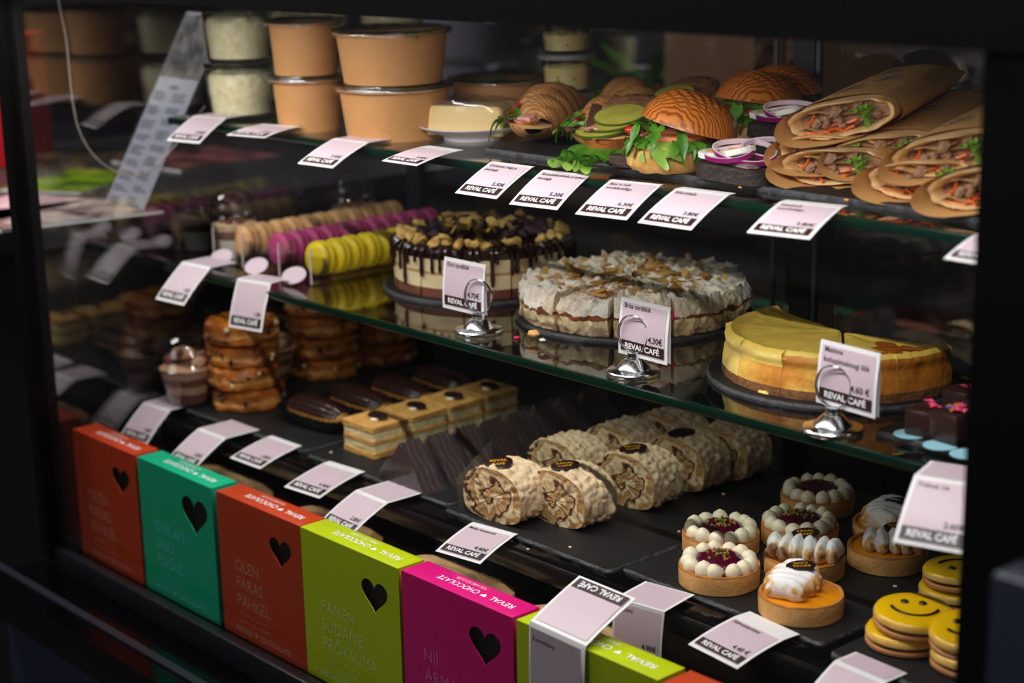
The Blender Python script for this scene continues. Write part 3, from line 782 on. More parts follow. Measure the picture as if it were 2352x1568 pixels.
# ---------------------------------------------------------------- croissant sandwiches
def lam_mat(nm='laminated_crust', c1=(150, 72, 22), c2=(212, 126, 50), sc=85, rot=69, rough=0.3, coat=0.2):
    m = M(nm, (186, 100, 30), rough, bump=(90, 0.25), coat=coat)
    nt = m.node_tree; p = nt.nodes['Principled BSDF']
    tc = nt.nodes.new('ShaderNodeTexCoord'); w_ = nt.nodes.new('ShaderNodeTexWave'); r = nt.nodes.new('ShaderNodeValToRGB'); mp = nt.nodes.new('ShaderNodeMapping')
    mp.inputs['Rotation'].default_value = (0, 0, radians(rot))
    w_.inputs['Scale'].default_value = sc; w_.inputs['Distortion'].default_value = 4.5; w_.inputs['Detail'].default_value = 4; w_.inputs['Detail Scale'].default_value = 1.2
    r.color_ramp.elements[0].color = lin(c1); r.color_ramp.elements[1].color = lin(c2); r.color_ramp.elements[0].position = 0.05; r.color_ramp.elements[1].position = 0.75
    nt.links.new(tc.outputs['Object'], mp.inputs['Vector']); nt.links.new(mp.outputs['Vector'], w_.inputs['Vector']); nt.links.new(w_.outputs['Fac'], r.inputs['Fac']); nt.links.new(r.outputs['Color'], p.inputs['Base Color'])
    return m
croissant_m = lam_mat('croissant_crust', (146, 94, 52), (198, 142, 84), 90, 25, 0.45, 0.05)
def croissant_half(L, R_, top=True, seed=0.0, curve=0.35):
    g = G(); NU, NV = 46, 22
    def fn(u, v):
        s_ = (u - 0.5) * 2
        taper = max(0.16, (1 - abs(s_) ** 1.9)) ** 0.62
        seg = 0.9 + 0.13 * abs(sin(u * pi * 7.0)) ** 0.55
        r = R_ * taper * seg
        a = pi * v
        x = L / 2 * s_; y = cos(a) * r * 1.05; z = sin(a) * r * (1.0 if top else -0.62)
        y += curve * L * 0.35 * s_ * s_
        rid = 0.0009 * sin((x * 420 + y * 160) + 2 * noise.noise(Vector((x * 60, y * 60, seed))))
        z += rid * (1 if top else 0.3) * sin(a)
        return (x, y, z)
    g.grid(fn, NU, NV)
    # flat cut side
    g.grid(lambda u, v: (lambda s_: (L / 2 * s_, (v - 0.5) * 2 * R_ * max(0.16, 1 - abs(s_) ** 1.9) ** 0.62 * (0.9 + 0.13 * abs(sin(u * pi * 7.0)) ** 0.55) * 1.05 + curve * L * 0.35 * s_ * s_, 0))((u - 0.5) * 2), NU, 3, 1)
    return g
def croissant_sandwich(label, loc, rz, L=0.125, R_=0.032, gap=0.010, tip=0.0):
    t = thing('croissant_sandwich', label, 'sandwich', loc, rz, 'seeded croissant sandwiches')
    b = croissant_half(L, R_, False, 1).build('bottom_half', [croissant_m, crumb_white], t); b.location = (0.010, 0, R_ * 0.62); b.scale = (1.14, 1, 1)
    tp = croissant_half(L * 0.98, R_, True, 4).build('top_half', [croissant_m, crumb_white], t); tp.location = (0.0, 0.006, R_ * 0.62 + gap * 0.45); tp.rotation_euler = (radians(-9), radians(tip), 0)
    zf = R_ * 0.62 + 0.002
    for k in range(3):
        G().grid(lambda u, v: ((u - 0.5) * 0.06 + (k - 1) * 0.034 + 0.006, -R_ * 0.05 - v * R_ * 1.02, 0.0025 * k + 0.006 * sin(u * 5 + k) * v + 0.003 * noise.noise(Vector((u * 5, v * 5, k)))), 14, 8).build('ham_slice', ham_m, t).location = (0, 0, zf)
    for k in range(2):
        q = G().ball((0, 0, 0), 0.012, jit=0.5, seed=k * 4, sc=(1.3, 1.1, 0.45), nu=12, nv=8).build('ham_fold', ham_m, t); q.location = (L * 0.36 + 0.014 * k, -0.004 + 0.006 * k, zf + 0.003 + 0.004 * k)
    for k in range(2):
        q = G().lathe([(0, 0), (0.014, 0), (0.0162, 0.0008), (0.0165, 0.002), (0.0162, 0.0032), (0.014, 0.004), (0, 0.004)], 26).build('tomato_slice', tomato_m, t)
        q.location = (-0.018 + 0.046 * k, -R_ * 0.80, zf + 0.006); q.rotation_euler = (radians(48), radians(10 - 20 * k), 0)
    for k in range(9):
        q = frond(rnd(0.030, 0.046), k * 1.7, 0.008, 0.016).build('rocket_leaf', leaf_m if k % 3 else leaf_pale, t)
        q.location = (-L * 0.34 + L * 0.68 * k / 8, -R_ * 0.35, zf + rnd(0, 0.006)); q.rotation_euler = (rnd(-0.5, 0.5), rnd(-0.1, 0.3), -pi / 2 + rnd(-0.6, 0.6))
    for k in range(14):
        a = rnd(0.5, 2.4); x = rnd(-0.7, 0.7)
    return t
ZS = ZT + ST
p = at(1222, 318, ZS); croissant_sandwich('seeded croissant sandwich at the left edge of the slate', (p.x, p.y + 0.022, ZS), radians(-62), 0.150, 0.036, 0.016, 4)
p = at(1322, 338, ZS); croissant_sandwich('seeded croissant sandwich with its tip pointing forward, tomato showing', (p.x + 0.012, p.y + 0.035, ZS), radians(-56), 0.150, 0.032, 0.014, -3)
p = at(1395, 292, ZS); croissant_sandwich('seeded croissant sandwich behind the roast beef one', (p.x, p.y + 0.03, ZS), radians(-30), 0.14, 0.034, 0.014, 0)
p = at(1170, 318, ZS)

# ---------------------------------------------------------------- roast beef rolls
def bun_bottom(R_, h, seed, m=(0, 1)):
    return G().lathe([(0, 0), (R_ * 0.86, 0), (R_ * 0.98, h * 0.2), (R_, h * 0.6), (R_ * 0.97, h * 0.93), (R_ * 0.9, h), (R_ * 0.5, h * 1.04), (0, h * 1.02)], 48, [0, 0, 0, 0, 0, 1, 1],
                     fn=lambda p, a, i: (p[0] * (1 + 0.035 * noise.noise(Vector((cos(a) * 2, sin(a) * 2, seed)))), p[1] * (1 + 0.035 * noise.noise(Vector((cos(a) * 2, sin(a) * 2, seed)))), p[2] + 0.0015 * noise.noise(Vector((p[0] * 90, p[1] * 90, seed)))))
def beef_roll(label, loc, rz):
    t = thing('beef_roll', label, 'sandwich', loc, rz, 'roast beef rolls with pickles')
    q = bun_bottom(0.040, 0.018, 3).build('bottom_bun', [glaze_crust, crumb_white], t); q.rotation_euler = (radians(10), 0, 0); q.location = (0, 0, 0.008)
    for k in range(3):
        q = G().grid(lambda u, v: ((u - 0.5) * 0.07, (v - 0.6) * 0.045, 0.004 * sin(u * 7 + k) + 0.003 * noise.noise(Vector((u * 6, v * 6, k)))), 18, 10).build('beef_slice', beef_m, t)
        q.location = (0.002, -0.004, 0.026 + 0.008 * k); q.rotation_euler = (radians(16 + 8 * k), 0, 0.1 * k)
    for k in range(3):
        pk = G().lathe([(0, 0), (0.021, 0), (0.0225, 0.0005), (0.0225, 0.0028), (0.021, 0.0034), (0, 0.0034)], 28, [0, 1, 1, 1, 0]).build('pickle_slice', [pickle_m, pickle_skin], t)
        pk.location = (-0.012 + 0.010 * k, -0.022 + 0.004 * k, 0.026 + 0.0085 * k); pk.rotation_euler = (radians(24 + 6 * k), radians(-6), 0); pk.scale = (1.5, 0.8, 1)
    q = G().lathe([(0, 0.0), (0.038, 0.0), (0.041, 0.003), (0.040, 0.008), (0.033, 0.013), (0.02, 0.016), (0, 0.017)], 44, [1, 0, 0, 0, 0, 0], fn=lambda p, a, i: (p[0], p[1], p[2] + 0.002 * noise.noise(Vector((p[0] * 80, p[1] * 80, 4))))).build('top_bun', [M('seeded_bun', (178, 128, 88), 0.55, bump=(140, 0.9), var=(60, (120, 70, 48), 0.2)), crumb_white], t)
    q.location = (0.010, 0.020, 0.044); q.rotation_euler = (radians(17), 0, 0); q.scale = (0.92, 0.86, 0.8)
    ruffle(arc_path((0, -0.004), 0.030, pi * 1.0, pi * 1.95, 0.010), 0.040, 0.008, 0.0, freq=7, seed=2, drop=0.5).build('lettuce_leaf', leaf_m, t)
    return t
p = at(1400, 352, ZS); beef_roll('open roast beef roll with pickle slices and lettuce', (p.x, p.y + 0.016, ZS), radians(22))
p = at(1515, 300, ZS); beef_roll('roast beef roll with pickles at the back of the slate', (p.x, p.y + 0.03, ZS), radians(5))
q = at(1600, 300, ZS)
t = thing('lettuce_sprig', 'frilly green lettuce leaf between the back buns', 'lettuce', (q.x, q.y + 0.02, ZS + 0.001))
for k in range(3): ruffle(arc_path((0, 0.004 * k), 0.012, pi * 0.8, pi * 2.1, 0.004 * k, 9), 0.034, 0.008, 0.75, freq=5, seed=k * 2.7 + 1).build('leaf', leaf_m, t)
t = thing('lettuce_sprig', 'loose green lettuce leaf lying in front of the beef roll', 'lettuce', (0, 0, 0)); p = at(1350, 385, ZS); t.location = (p.x, p.y, ZS + 0.002)
for k in range(3):
    q = ruffle([(-0.02 + 0.016 * i - 0.003 * k, 0.012 * k - 0.012, 0.002 + 0.003 * k, -pi / 2 - 0.3 + 0.15 * i) for i in range(4)], 0.026, 0.006, 0.12, freq=4, seed=k * 2.3).build('leaf', leaf_m if k else leaf_pale, t)
p = at(1425, 382, ZS)
t = thing('rye_crouton', 'dark seeded bread end beside the loose lettuce', 'bread', (p.x, p.y + 0.006, ZS), 0.3)
soft_prism(rounded(0.03, 0.026, 0.008), 0, 0.012, 0.002).build('bread_end', rye_top, t)

# ---------------------------------------------------------------- salmon buns of laminated dough
def laminated_top(R_, h, seed):
    g = G(); NR, NA = 22, 64
    def fn(u, v):
        a = 2 * pi * u; r = R_ * v
        z = h * (1 - v ** 2.6) ** 0.62 if v < 1 else 0
        x, y = r * cos(a), r * sin(a)
        w_ = noise.noise(Vector((x * 26, y * 26, seed)))
        rid = sin((y * 1.0 + x * 0.38) * 620 + 3.2 * w_)
        z += (0.0011 * rid + 0.0016 * w_) * min(1, (1 - v) * 5)
        k = 1 + 0.03 * noise.noise(Vector((cos(a) * 1.5, sin(a) * 1.5, seed)))
        return (x * k, y * k, z)
    g.grid(fn, NA, NR, 0, wu=True)
    return g
lam = lam_mat()
flake = M('flaky_side', (240, 196, 116), 0.5, bump=(110, 0.6), var=(46, (190, 118, 42), 0.25))
def salmon_bun(label, loc, rz, tilt=(-14, 6), off=(0.014, 0.012)):
    t = thing('salmon_bun', label, 'sandwich', loc, rz, 'laminated salmon buns')
    R_ = 0.047
    bun_bottom(R_, 0.030, 5).build('bottom_half', [flake, crumb_white], t)
    z = 0.032
    q = laminated_top(R_ * 1.12, 0.037, 2.0).build('top_half', lam, t); q.location = (off[0], off[1], z + 0.014); q.rotation_euler = (radians(tilt[0]), radians(tilt[1]), 0)
    u = G().lathe([(0, 0), (R_ * 1.09, 0), (R_ * 1.12, 0.001)], 48).build('cut_face', crumb_white, t); u.location = q.location; u.rotation_euler = q.rotation_euler
    G().lathe([(0, 0), (0.036, 0), (0.039, 0.003), (0.037, 0.007), (0, 0.008)], 30, fn=lambda p, a, i: (p[0], p[1], p[2] + 0.002 * noise.noise(Vector(p) * 90))).build('salmon_filling', M('salmon', (226, 120, 70), 0.3, var=(60, (240, 160, 110), 0.2), sss=0.1), t).location = (0.004, 0.004, z - 0.001)
    for k in range(4):
        a0 = pi * (1.0 + 0.26 * k)
        ruffle(arc_path((0.002, 0), 0.026, a0, a0 + 0.95, z + 0.004 + 0.002 * (k % 2), 8), 0.031, 0.007, 0.05, freq=3.2, seed=k * 1.9, drop=0.75).build('lettuce_leaf', leaf_m if k != 2 else leaf_pale, t)
    for k in range(5):
        q = frond(rnd(0.03, 0.042), k * 2.1, 0.009, 0.026).build('rocket_leaf', leaf_m, t)
        a = pi * (1.05 + 0.2 * k); q.location = (0.024 * cos(a), 0.024 * sin(a), z + 0.009); q.rotation_euler = (0, 0.15, a)
    q = G().ball((-0.028, -0.030, z + 0.009), 0.008, sc=(1.2, 0.8, 0.7)).build('tomato_piece', tomato_m, t)
    return t
p = at(1527, 388, ZS); salmon_bun('laminated salmon bun at the front, glossy ridged top over lettuce', (p.x, p.y + 0.008, ZS), radians(-6), (-12, 10), (0.022, 0.008))
p = at(1690, 335, ZS); salmon_bun('laminated salmon bun behind the rye sandwiches', (p.x, p.y + 0.035, ZS), radians(20), (-10, 6), (0.004, 0.0))
p = at(1790, 305, ZS); salmon_bun('laminated salmon bun furthest back, half hidden by the wraps', (p.x + 0.01, p.y - 0.012, ZS), radians(40), (-6, -4), (0.0, 0.0))
p = at(1590, 300, ZS)

# ---------------------------------------------------------------- sprat sandwiches on rye
def rye_sandwich(label, loc, rz, rings=3):
    t = thing('rye_sandwich', label, 'sandwich', loc, rz, 'open rye sandwiches with sprat')
    soft_prism(rounded(0.100, 0.064, 0.020), 0, 0.0155, 0.002, 0, 1, 0.001).build('rye_slice', [rye_m, rye_top], t)
    z = 0.0155
    for k in range(3):
        q = G().ball((0, 0, 0), 0.02, nu=16, nv=9, sc=(1.7, 0.42, 0.16), jit=0.25, seed=k * 5).build('sprat_fillet', fish_m, t)
        q.location = (0.012, -0.016 + 0.016 * k, z + 0.002); q.rotation_euler = (0, 0, 0.15 * (k - 1))
    for k in range(3):
        q = G().lathe([(0, 0), (0.0145, 0), (0.0155, 0.001), (0.0155, 0.0055), (0.0145, 0.0065), (0.008, 0.0065), (0.0075, 0.0068), (0, 0.007)], 30, [0, 0, 0, 0, 0, 1, 1]).build('egg_slice', [egg_white, egg_yolk], t)
        q.location = (-0.032 + 0.020 * k, -0.012 + 0.013 * (k % 2), z + 0.005 + 0.0035 * k); q.rotation_euler = (radians(4), radians(-7 * k), 0); q.scale = (1.15, 1, 1)
    for k in range(rings):
        r = (0.024, 0.027, 0.021)[k % 3]
        g = G(); h_ = G()
        pts = [(r * 1.35 * cos(a), r * 0.8 * sin(a), 0.001 * sin(2 * a)) for a in [2 * pi * i / 40 for i in range(40)]]
        n = 40
        v = []
        for i, q in enumerate(pts):
            d = Vector((q[0], q[1], 0)).normalized()
            for (o, zz) in ((0.0, 0.0), (0.0, 0.0052), (-0.0022, 0.0052), (-0.0022, 0.0)):
                v.append((q[0] + d.x * o, q[1] + d.y * o, q[2] + zz))
        f = []; mm = []
        for i in range(n):
            j = (i + 1) % n
            for e in range(4):
                f.append((i * 4 + e, j * 4 + e, j * 4 + (e + 1) % 4, i * 4 + (e + 1) % 4)); mm.append(1 if e == 0 else 0)
        g.add(v, f, mm)
        q = g.build('onion_ring', [onion_m, onion_skin], t)
        q.location = ((-0.006, 0.008, 0.024)[k % 3], (-0.014, -0.006, 0.012)[k % 3], z + 0.009 + 0.003 * k); q.rotation_euler = (radians((16, 22, 30)[k % 3]), radians((-4, 6, 4)[k % 3]), 0.3 * k)
    return t
p = at(1690, 420, ZS); rye_sandwich('open rye sandwich in front with egg and three purple onion rings', (p.x - 0.012, p.y + 0.026, ZS), radians(-6), 3)
p = at(1735, 372, ZS); rye_sandwich('open rye sandwich raised behind the front one', (p.x + 0.006, p.y + 0.055, ZS + 0.022), radians(-6), 2)
p = at(1735, 372, ZS)
t = thing('rye_slice', 'plain rye slice propping up the second open sandwich', 'bread', (p.x + 0.006, p.y + 0.057, ZS), radians(-4))
soft_prism(rounded(0.092, 0.062, 0.020), 0, 0.0215, 0.002, 0, 1, 0.001).build('slice_body', [rye_m, rye_top], t)

# ---------------------------------------------------------------- tortilla wraps in kraft paper
def wrap_proto():
    t = thing('tortilla_wrap', 'wrap', 'wrap', (0, 0, 0), 0, 'kraft paper tortilla wraps')
    A, B, L = 0.054, 0.0195, 0.215
    def shell(a, y, ka, kb, sq=0.0):
        s_ = 1 - 0.10 * (y / L) ** 2
        c_, d_ = cos(a), sin(a)
        e = 0.82
        x = A * ka * s_ * (abs(c_) ** e) * (1 if c_ > 0 else -1); z = B * kb * s_ * (abs(d_) ** e) * (1 if d_ > 0 else -1)
        return x, z
    CUT = 0.30                                            # the roll is cut on the slant
    g = G()
    def fp(u, v):
        a = 2 * pi * u
        lip = 0.003 - 0.042 * max(0, -cos(a) * 0.75 - sin(a) * 0.65) - 0.004 * sin(3 * a)     # the paper stands out at the lower left
        y = lip + (L - lip) * v
        x, z = shell(a, max(0, y), 1.0 + 0.06 * max(0, -y / 0.04), 1.0 + 0.10 * max(0, -y / 0.04))
        n_ = 0.0011 * noise.noise(Vector((x * 50, y * 18, z * 50 + 3))) + 0.0007 * noise.noise(Vector((x * 120, y * 30, z * 120)))
        if v > 0.9: z *= 1 - (v - 0.9) * 7.5; x *= 1 + (v - 0.9) * 0.6
        return (x * (1 + n_ * 22), y + CUT * x * max(0, 1 - v * 2), z * (1 + n_ * 26) + 0)
    g.grid(fp, 64, 30, wu=True)
    g.build('paper_sleeve', kraft_paper, t, 60)
    # printed outline motif on the top of the paper
    q = G()
    for (x0, y0, sc) in ((-0.012, 0.055, 1.0), (0.012, 0.10, 0.9), (-0.006, 0.150, 0.8)):
        for k in range(3):
            P = [(x0 + 0.016 * sc * cos(a) * (1 - 0.2 * k), y0 + 0.012 * sc * (k - 1) + 0.007 * sc * sin(2 * a), 0) for a in (0.2, 1.2, 2.3, 3.0)]
            P = [(x, y, shell(math.acos(max(-0.98, min(0.98, x / A))), y, 1, 1)[1] + 0.0012) for x, y, _ in P]
            q.tube(P, 0.00035, 4)
    q.build('paper_print', ink_blue, t, kind='stuff')
    g = G()
    def tf(u, v):
        a = 2 * pi * u; y = -0.012 + 0.05 * v + 0.004 * sin(2 * a + 1)
        x, z = shell(a, 0, 0.93, 0.90)
        n_ = noise.noise(Vector((cos(a) * 2.2, sin(a) * 2.2, v * 3)))
        return (x * (1 + 0.05 * n_), y + 0.006 * noise.noise(Vector((cos(a) * 3, sin(a) * 3, 7))) * (1 - v), z * (1 + 0.10 * n_))
    g.grid(tf, 56, 6, wu=True)
    def tf2(u, v):
        a = 2 * pi * u; x, y, z = tf(u, 0); k = 1 - 0.17 * v
        return (x * k, y + 0.001 + 0.012 * max(0, v - 0.5) * 2, z * (1 - 0.26 * v))
    g.grid(tf2, 56, 4, wu=True)
    g.build('tortilla', tortilla_m, t, 60)
    # inner fold of the tortilla curling through the filling
    g = G()
    g.grid(lambda u, v: (lambda x: (x, -0.007 + 0.03 * v - 0.003 * sin(u * 6), 0.005 * sin((u - 0.2) * 5.2) - 0.002 + 0.0015 * noise.noise(Vector((u * 7, v, 1)))))(-0.042 + 0.084 * u), 30, 4)
    g.build('tortilla_fold', tortilla_m, t, 60)
    for s_ in (0, 1):
        G().grid(lambda u, v: (lambda x: (x, -0.009 + 0.03 * v - 0.004 * sin(u * 5 + s_), (0.010 - 0.021 * s_) * (1 - (x / 0.05) ** 2) + 0.0035 * sin(u * 8 + 2 * s_) + 0.002 * noise.noise(Vector((u * 9, v, s_ * 7)))))(-0.046 + (0.070 + 0.012 * s_) * u + 0.010 * s_), 34, 4).build('tortilla_fold', tortilla_m, t, 60)
    G().grid(lambda u, v: (lambda a: (0.046 * v * cos(a), 0.003 + 0.003 * noise.noise(Vector((cos(a) * v * 4, sin(a) * v * 4, 2))), 0.0158 * v * sin(a)))(2 * pi * u), 36, 8, wu=True).build('filling_bed', meat_m, t)
    for ch in t.children:
        if ch.name.startswith(('tortilla', 'filling')):
            for vt in ch.data.vertices: vt.co.y += CUT * vt.co.x
    st = random.getstate(); random.seed(21)
    me1 = G().ball((0, 0, 0), 0.0052, jit=0.6, seed=3, sc=(1.4, 1, 0.8), nu=9, nv=6).mesh('meat_chunk', meat_m)
    me2 = G().tube([(-0.008, 0, 0), (-0.002, 0.001, 0.0012), (0.004, 0, 0.0004), (0.009, -0.001, -0.001)], 0.0014, 5).mesh('carrot_strip', carrot_m)
    me3 = ruffle([(-0.008, 0, 0, -1.6), (-0.002, 0, 0.001, -1.5), (0.005, 0, 0, -1.7), (0.010, 0, 0.001, -1.6)], 0.010, 0.003, 0.1, freq=3, nv=4).mesh('lettuce_shred', leaf_pale)
    for k in range(18):
        a = rnd(0, 6.28); r = sqrt(rnd(0, 1)) * 0.80
        o = link(('meat_chunk', 'meat_chunk', 'carrot_strip', 'meat_chunk', 'lettuce_shred')[k % 5], (me1, me1, me2, me1, me3)[k % 5], t)
        x = 0.043 * r * cos(a); o.location = (x, rnd(-0.006, 0.001) + CUT * x, 0.0138 * r * sin(a)); o.rotation_euler = (rnd(-0.4, 0.4), rnd(-3, 3), rnd(-0.5, 0.5)); k_ = rnd(0.8, 1.3); o.scale = (k_, k_, k_)
    for k in range(5):
        o = link('carrot_strip', me2, t); x = -0.036 + 0.010 * k; o.location = (x, -0.007 + CUT * x, -0.0125 + 0.0012 * (k % 2)); o.rotation_euler = (0, rnd(-0.5, 0.5), rnd(-0.4, 0.4))
    random.setstate(st)
    return t
wp = wrap_proto()
WR = [(1912, 395, 1.385, 8, 1, -2, 'kraft paper wrap at the bottom left of the wrap pile'),
      (1905, 345, 1.395, 12, 4, 2, 'kraft paper wrap in the middle of the left column of the pile'),
      (1925, 268, 1.400, 14, 5, -9, 'kraft paper wrap lying on top of the pile'),
      (2025, 345, 1.420, 15, 7, -4, 'kraft paper wrap in the middle of the pile, open end folded'),
      (2175, 348, 1.385, 10, 6, -10, 'kraft paper wrap on the right, showing layered tortilla'),
      (2120, 408, 1.372, 6, 1, -3, 'kraft paper wrap at the bottom of the pile under the layered one'),
      (2262, 425, 1.355, 6, 2, -10, 'kraft paper wrap at the bottom right, cut off by the panel')]
for i, (px, py, y, rz, rx, ry, l) in enumerate(WR):
    q = aty(px + 14, py, y); q.z = max(q.z, ZS + 0.0205)
    o = wp if i == 0 else dup(wp, (0, 0, 0), 0, l)
    o.location = q; o.rotation_euler = (radians(rx), radians(ry), radians(rz)); o['label'] = l
for (px, py, s_) in ((1972, 442, 0.004), (1945, 461, 0.0018), (1700, 432, 0.0015)):
    q = at(px, py, ZS)
    tag(place(G().ball((0, 0, s_ * 0.5), s_, jit=0.6, seed=px, sc=(1.5, 1, 0.6)).build('food_crumb', carrot_m if s_ > 0.003 else egg_yolk), (q.x, q.y, ZS)), 'orange food crumb on the slate in front of the wraps' if s_ > 0.003 else 'tiny yellow crumb on the slate between the wraps and the shelf edge' if px > 1900 else 'tiny yellow crumb beside the rye sandwich', 'crumb')

# ================================================================ middle shelf: cakes, macarons, truffles
cream_m = M('cake_cream_layer', (234, 210, 164), 0.5, bump=(150, 0.3), sss=0.1)
sponge_brown = M('brown_sponge', (128, 72, 48), 0.7, bump=(200, 0.6), var=(70, (96, 50, 32), 0.2))
choc_m = M('dark_chocolate', (44, 22, 18), 0.22, bump=(60, 0.15), spec=0.6)
nut_m = M('caramelised_nut', (240, 206, 122), 0.35, bump=(120, 0.3), var=(60, (210, 150, 70), 0.25), sss=0.1)
berry_m = M('dark_berry', (58, 14, 34), 0.2, bump=(90, 0.4), spec=0.7)
meringue_m = M('meringue', (253, 246, 236), 0.7, bump=(190, 0.8), var=(24, (240, 216, 184), 0.13), bumpd=0.004)
meringue_base = M('meringue_base', (214, 190, 160), 0.8, bump=(200, 0.9), var=(60, (184, 140, 96), 0.2))
caramel_m = M('caramel_layer', (150, 82, 34), 0.4, bump=(160, 0.6), var=(60, (110, 56, 24), 0.2))
jam_pink = M('raspberry_stain', (206, 40, 92), 0.4, sss=0.1)
almond_m = M('almond_flake', (228, 186, 114), 0.5, var=(90, (196, 134, 58), 0.25))
cc_top = M('cheesecake_top', (252, 208, 74), 0.38, bump=(60, 0.12), var=(13, (250, 216, 108), 0.3), sss=0.1, spec=0.5)
cc_side = M('cheesecake_side', (226, 150, 46), 0.5, bump=(170, 0.5), var=(17, (166, 84, 20), 0.22))
cc_cut = M('cheesecake_cut', (246, 212, 112), 0.5, bump=(150, 0.3), sss=0.1)
cc_mid = M('cheesecake_half_browned', (242, 190, 84), 0.5, bump=(170, 0.5), var=(15, (206, 116, 34), 0.16))
cc_base = M('cheesecake_base', (140, 90, 46), 0.8, bump=(220, 0.9), var=(90, (104, 62, 30), 0.2))
scorch_m = M('scorched_spot', (176, 92, 22), 0.4)
acrylic = thin('acrylic', (246, 246, 248), 1.5)

def wedge(R_, a0, a1, zs, mats, top_m, cut_m, nr=10, na=None, seed=0.0, amp=(0.002, 0.002), freq=60, r0=0.004, topfn=None, bulge=None, crag=0, zwob=0):
    """a slice of a round cake: layered wall, cut faces and a lumpy top; zs = layer heights, mats = one per layer"""
    g = G(); na = na or max(8, int((a1 - a0) * R_ / 0.005))
    def dz(x, y):
        h = amp[1] * noise.fractal(Vector((x * freq, y * freq, seed)), 0.9, 2, 3)
        if crag: d = noise.voronoi(Vector((x * 150, y * 150, seed)))[0]; h += crag * min(1, (d[1] - d[0]) * 2) - crag * 0.5
        return h
    H = zs[-1]
    def top(r, a):
        x, y = r * cos(a), r * sin(a); z = H + dz(x, y)
        if topfn: z += topfn(r / R_, a)
        return x, y, z
    def wall(a, q):
        i = int(q); i = min(i, len(zs) - 2); t = q - i; z = zs[i] + (zs[i + 1] - zs[i]) * t
        n_ = amp[0] * noise.fractal(Vector((cos(a) * R_ * freq, sin(a) * R_ * freq, z * freq + seed)), 0.9, 2, 4)
        if zwob and 0 < i: z += zwob * noise.fractal(Vector((cos(a) * 7, sin(a) * 7, i + seed)), 0.9, 2, 3) * (1 - z / H)
        if crag: d = noise.voronoi(Vector((cos(a) * R_ * 150, sin(a) * R_ * 150, z * 170 + seed)))[0]; n_ += crag * min(1, (d[1] - d[0]) * 2) - crag * 0.6
        r = R_ + n_ + (bulge(z / H) if bulge else 0)
        return r, z
    sub = 4; nq = (len(zs) - 1) * sub
    ang = [a0 + (a1 - a0) * k / (na - 1) for k in range(na)]
    v = []; f = []; mm = []
    for q in range(nq + 1):
        for a in ang:
            r, z = wall(a, q / sub)
            if q == nq: x, y, z = top(R_, a); r = hypot(x, y) + amp[0] * noise.noise(Vector((a * 20, seed, 1))) - 0.0012
            v.append((r * cos(a), r * sin(a), z))
    for q in range(nq):
        for k in range(na - 1):
            f.append((q * na + k, q * na + k + 1, (q + 1) * na + k + 1, (q + 1) * na + k)); mm.append(mats[min(q // sub, len(mats) - 1)])
    base = len(v)
    for i in range(1, nr + 1):
        t = i / nr
        for a in ang:
            r = (R_ - 0.0012) * (1 - t) + r0 * t
            v.append(top(r, a))
    for i in range(nr):
        for k in range(na - 1):
            p0 = nq * na + k if i == 0 else base + (i - 1) * na + k
            p1 = base + i * na + k
            f.append((p0, p0 + 1, p1 + 1, p1)); mm.append(top_m)
    g.add(v, f, mm)
    # cut faces
    for a, s_ in ((a0, 1), (a1, -1)):
        vv = []; ff = []; m2 = []
        for i in range(nr + 1):
            r = (R_ - 0.0012) * (1 - i / nr) + r0 * i / nr
            zt = top(r, a)[2] - H
            for q in range(nq + 1):
                j = min(q // sub, len(zs) - 2); z = zs[j] + (zs[j + 1] - zs[j]) * (q / sub - j)
                if q == nq: z = H + zt
                rr = wall(a, q / sub)[0] if i == 0 else r
                vv.append((rr * cos(a), rr * sin(a), z))
        for i in range(nr):
            for q in range(nq):
                c_ = (i * (nq + 1) + q, (i + 1) * (nq + 1) + q, (i + 1) * (nq + 1) + q + 1, i * (nq + 1) + q + 1)
                ff.append(c_ if s_ > 0 else c_[::-1]); m2.append(cut_m[min(q // sub, len(cut_m) - 1)])
        g.add(vv, ff, m2)
    return g

# ---- chocolate drip cake
p = at(1112, 652, ZM)
slate((p.x, p.y, ZM), 0.270, 0, 0, ST, 'round slate under the chocolate drip cake', 21, True)
t = thing('chocolate_cake', 'chocolate drip cake topped with nuts and dark berries', 'cake', (p.x, p.y, ZM + ST)); CH = 0.063
Rc = 0.120
for k in range(12):
    a0 = 2 * pi * k / 12 + 0.12; a1 = a0 + 2 * pi / 12 - 0.022
    wedge(Rc, a0, a1, [0, 0.012, 0.030, 0.034, 0.050, CH], [0, 1, 3, 1, 2], 2, [0, 1, 3, 1, 2], 6, None, k, (0.0012, 0.0012), 50).build('cake_slice', [sponge_brown, cream_m, choc_m, M('pale_sponge', (176, 128, 84), 0.7, bump=(200, 0.6), var=(60, (206, 160, 110), 0.25))], t)
drips = []
for k in range(58):
    a = 2 * pi * k / 58 + rnd(-0.03, 0.03); L = rnd(0.016, 0.052); w_ = rnd(0.0022, 0.0040)
    P = [(Rc - 0.006, CH + 0.001), (Rc + 0.0012, CH - 0.003)] + [(Rc + 0.0024, CH - 0.006 - (L - 0.006) * q / 4) for q in range(5)]
    G().tube([(r * cos(a), r * sin(a), z) for r, z in P], [w_ * 1.6, w_ * 1.3, w_ * 1.05, w_ * 0.8, w_ * 0.72, w_ * 0.9, w_ * 0.55], 7).build('chocolate_drip', choc_m, t)
nutme = [G().ball((0, 0, 0), 1, jit=0.7, seed=s_ * 7, sc=(1.3, 0.8, 0.7), nu=8, nv=6).mesh('nut', nut_m, 50) for s_ in range(3)]
flakeme = G().grid(lambda u, v: ((u - 0.5) * 2, (v - 0.5) * 1.3 * sin(pi * (0.12 + 0.76 * u)), 0.35 * sin(u * 4) * (v - 0.3)), 8, 5).mesh('caramel_shard', nut_m)
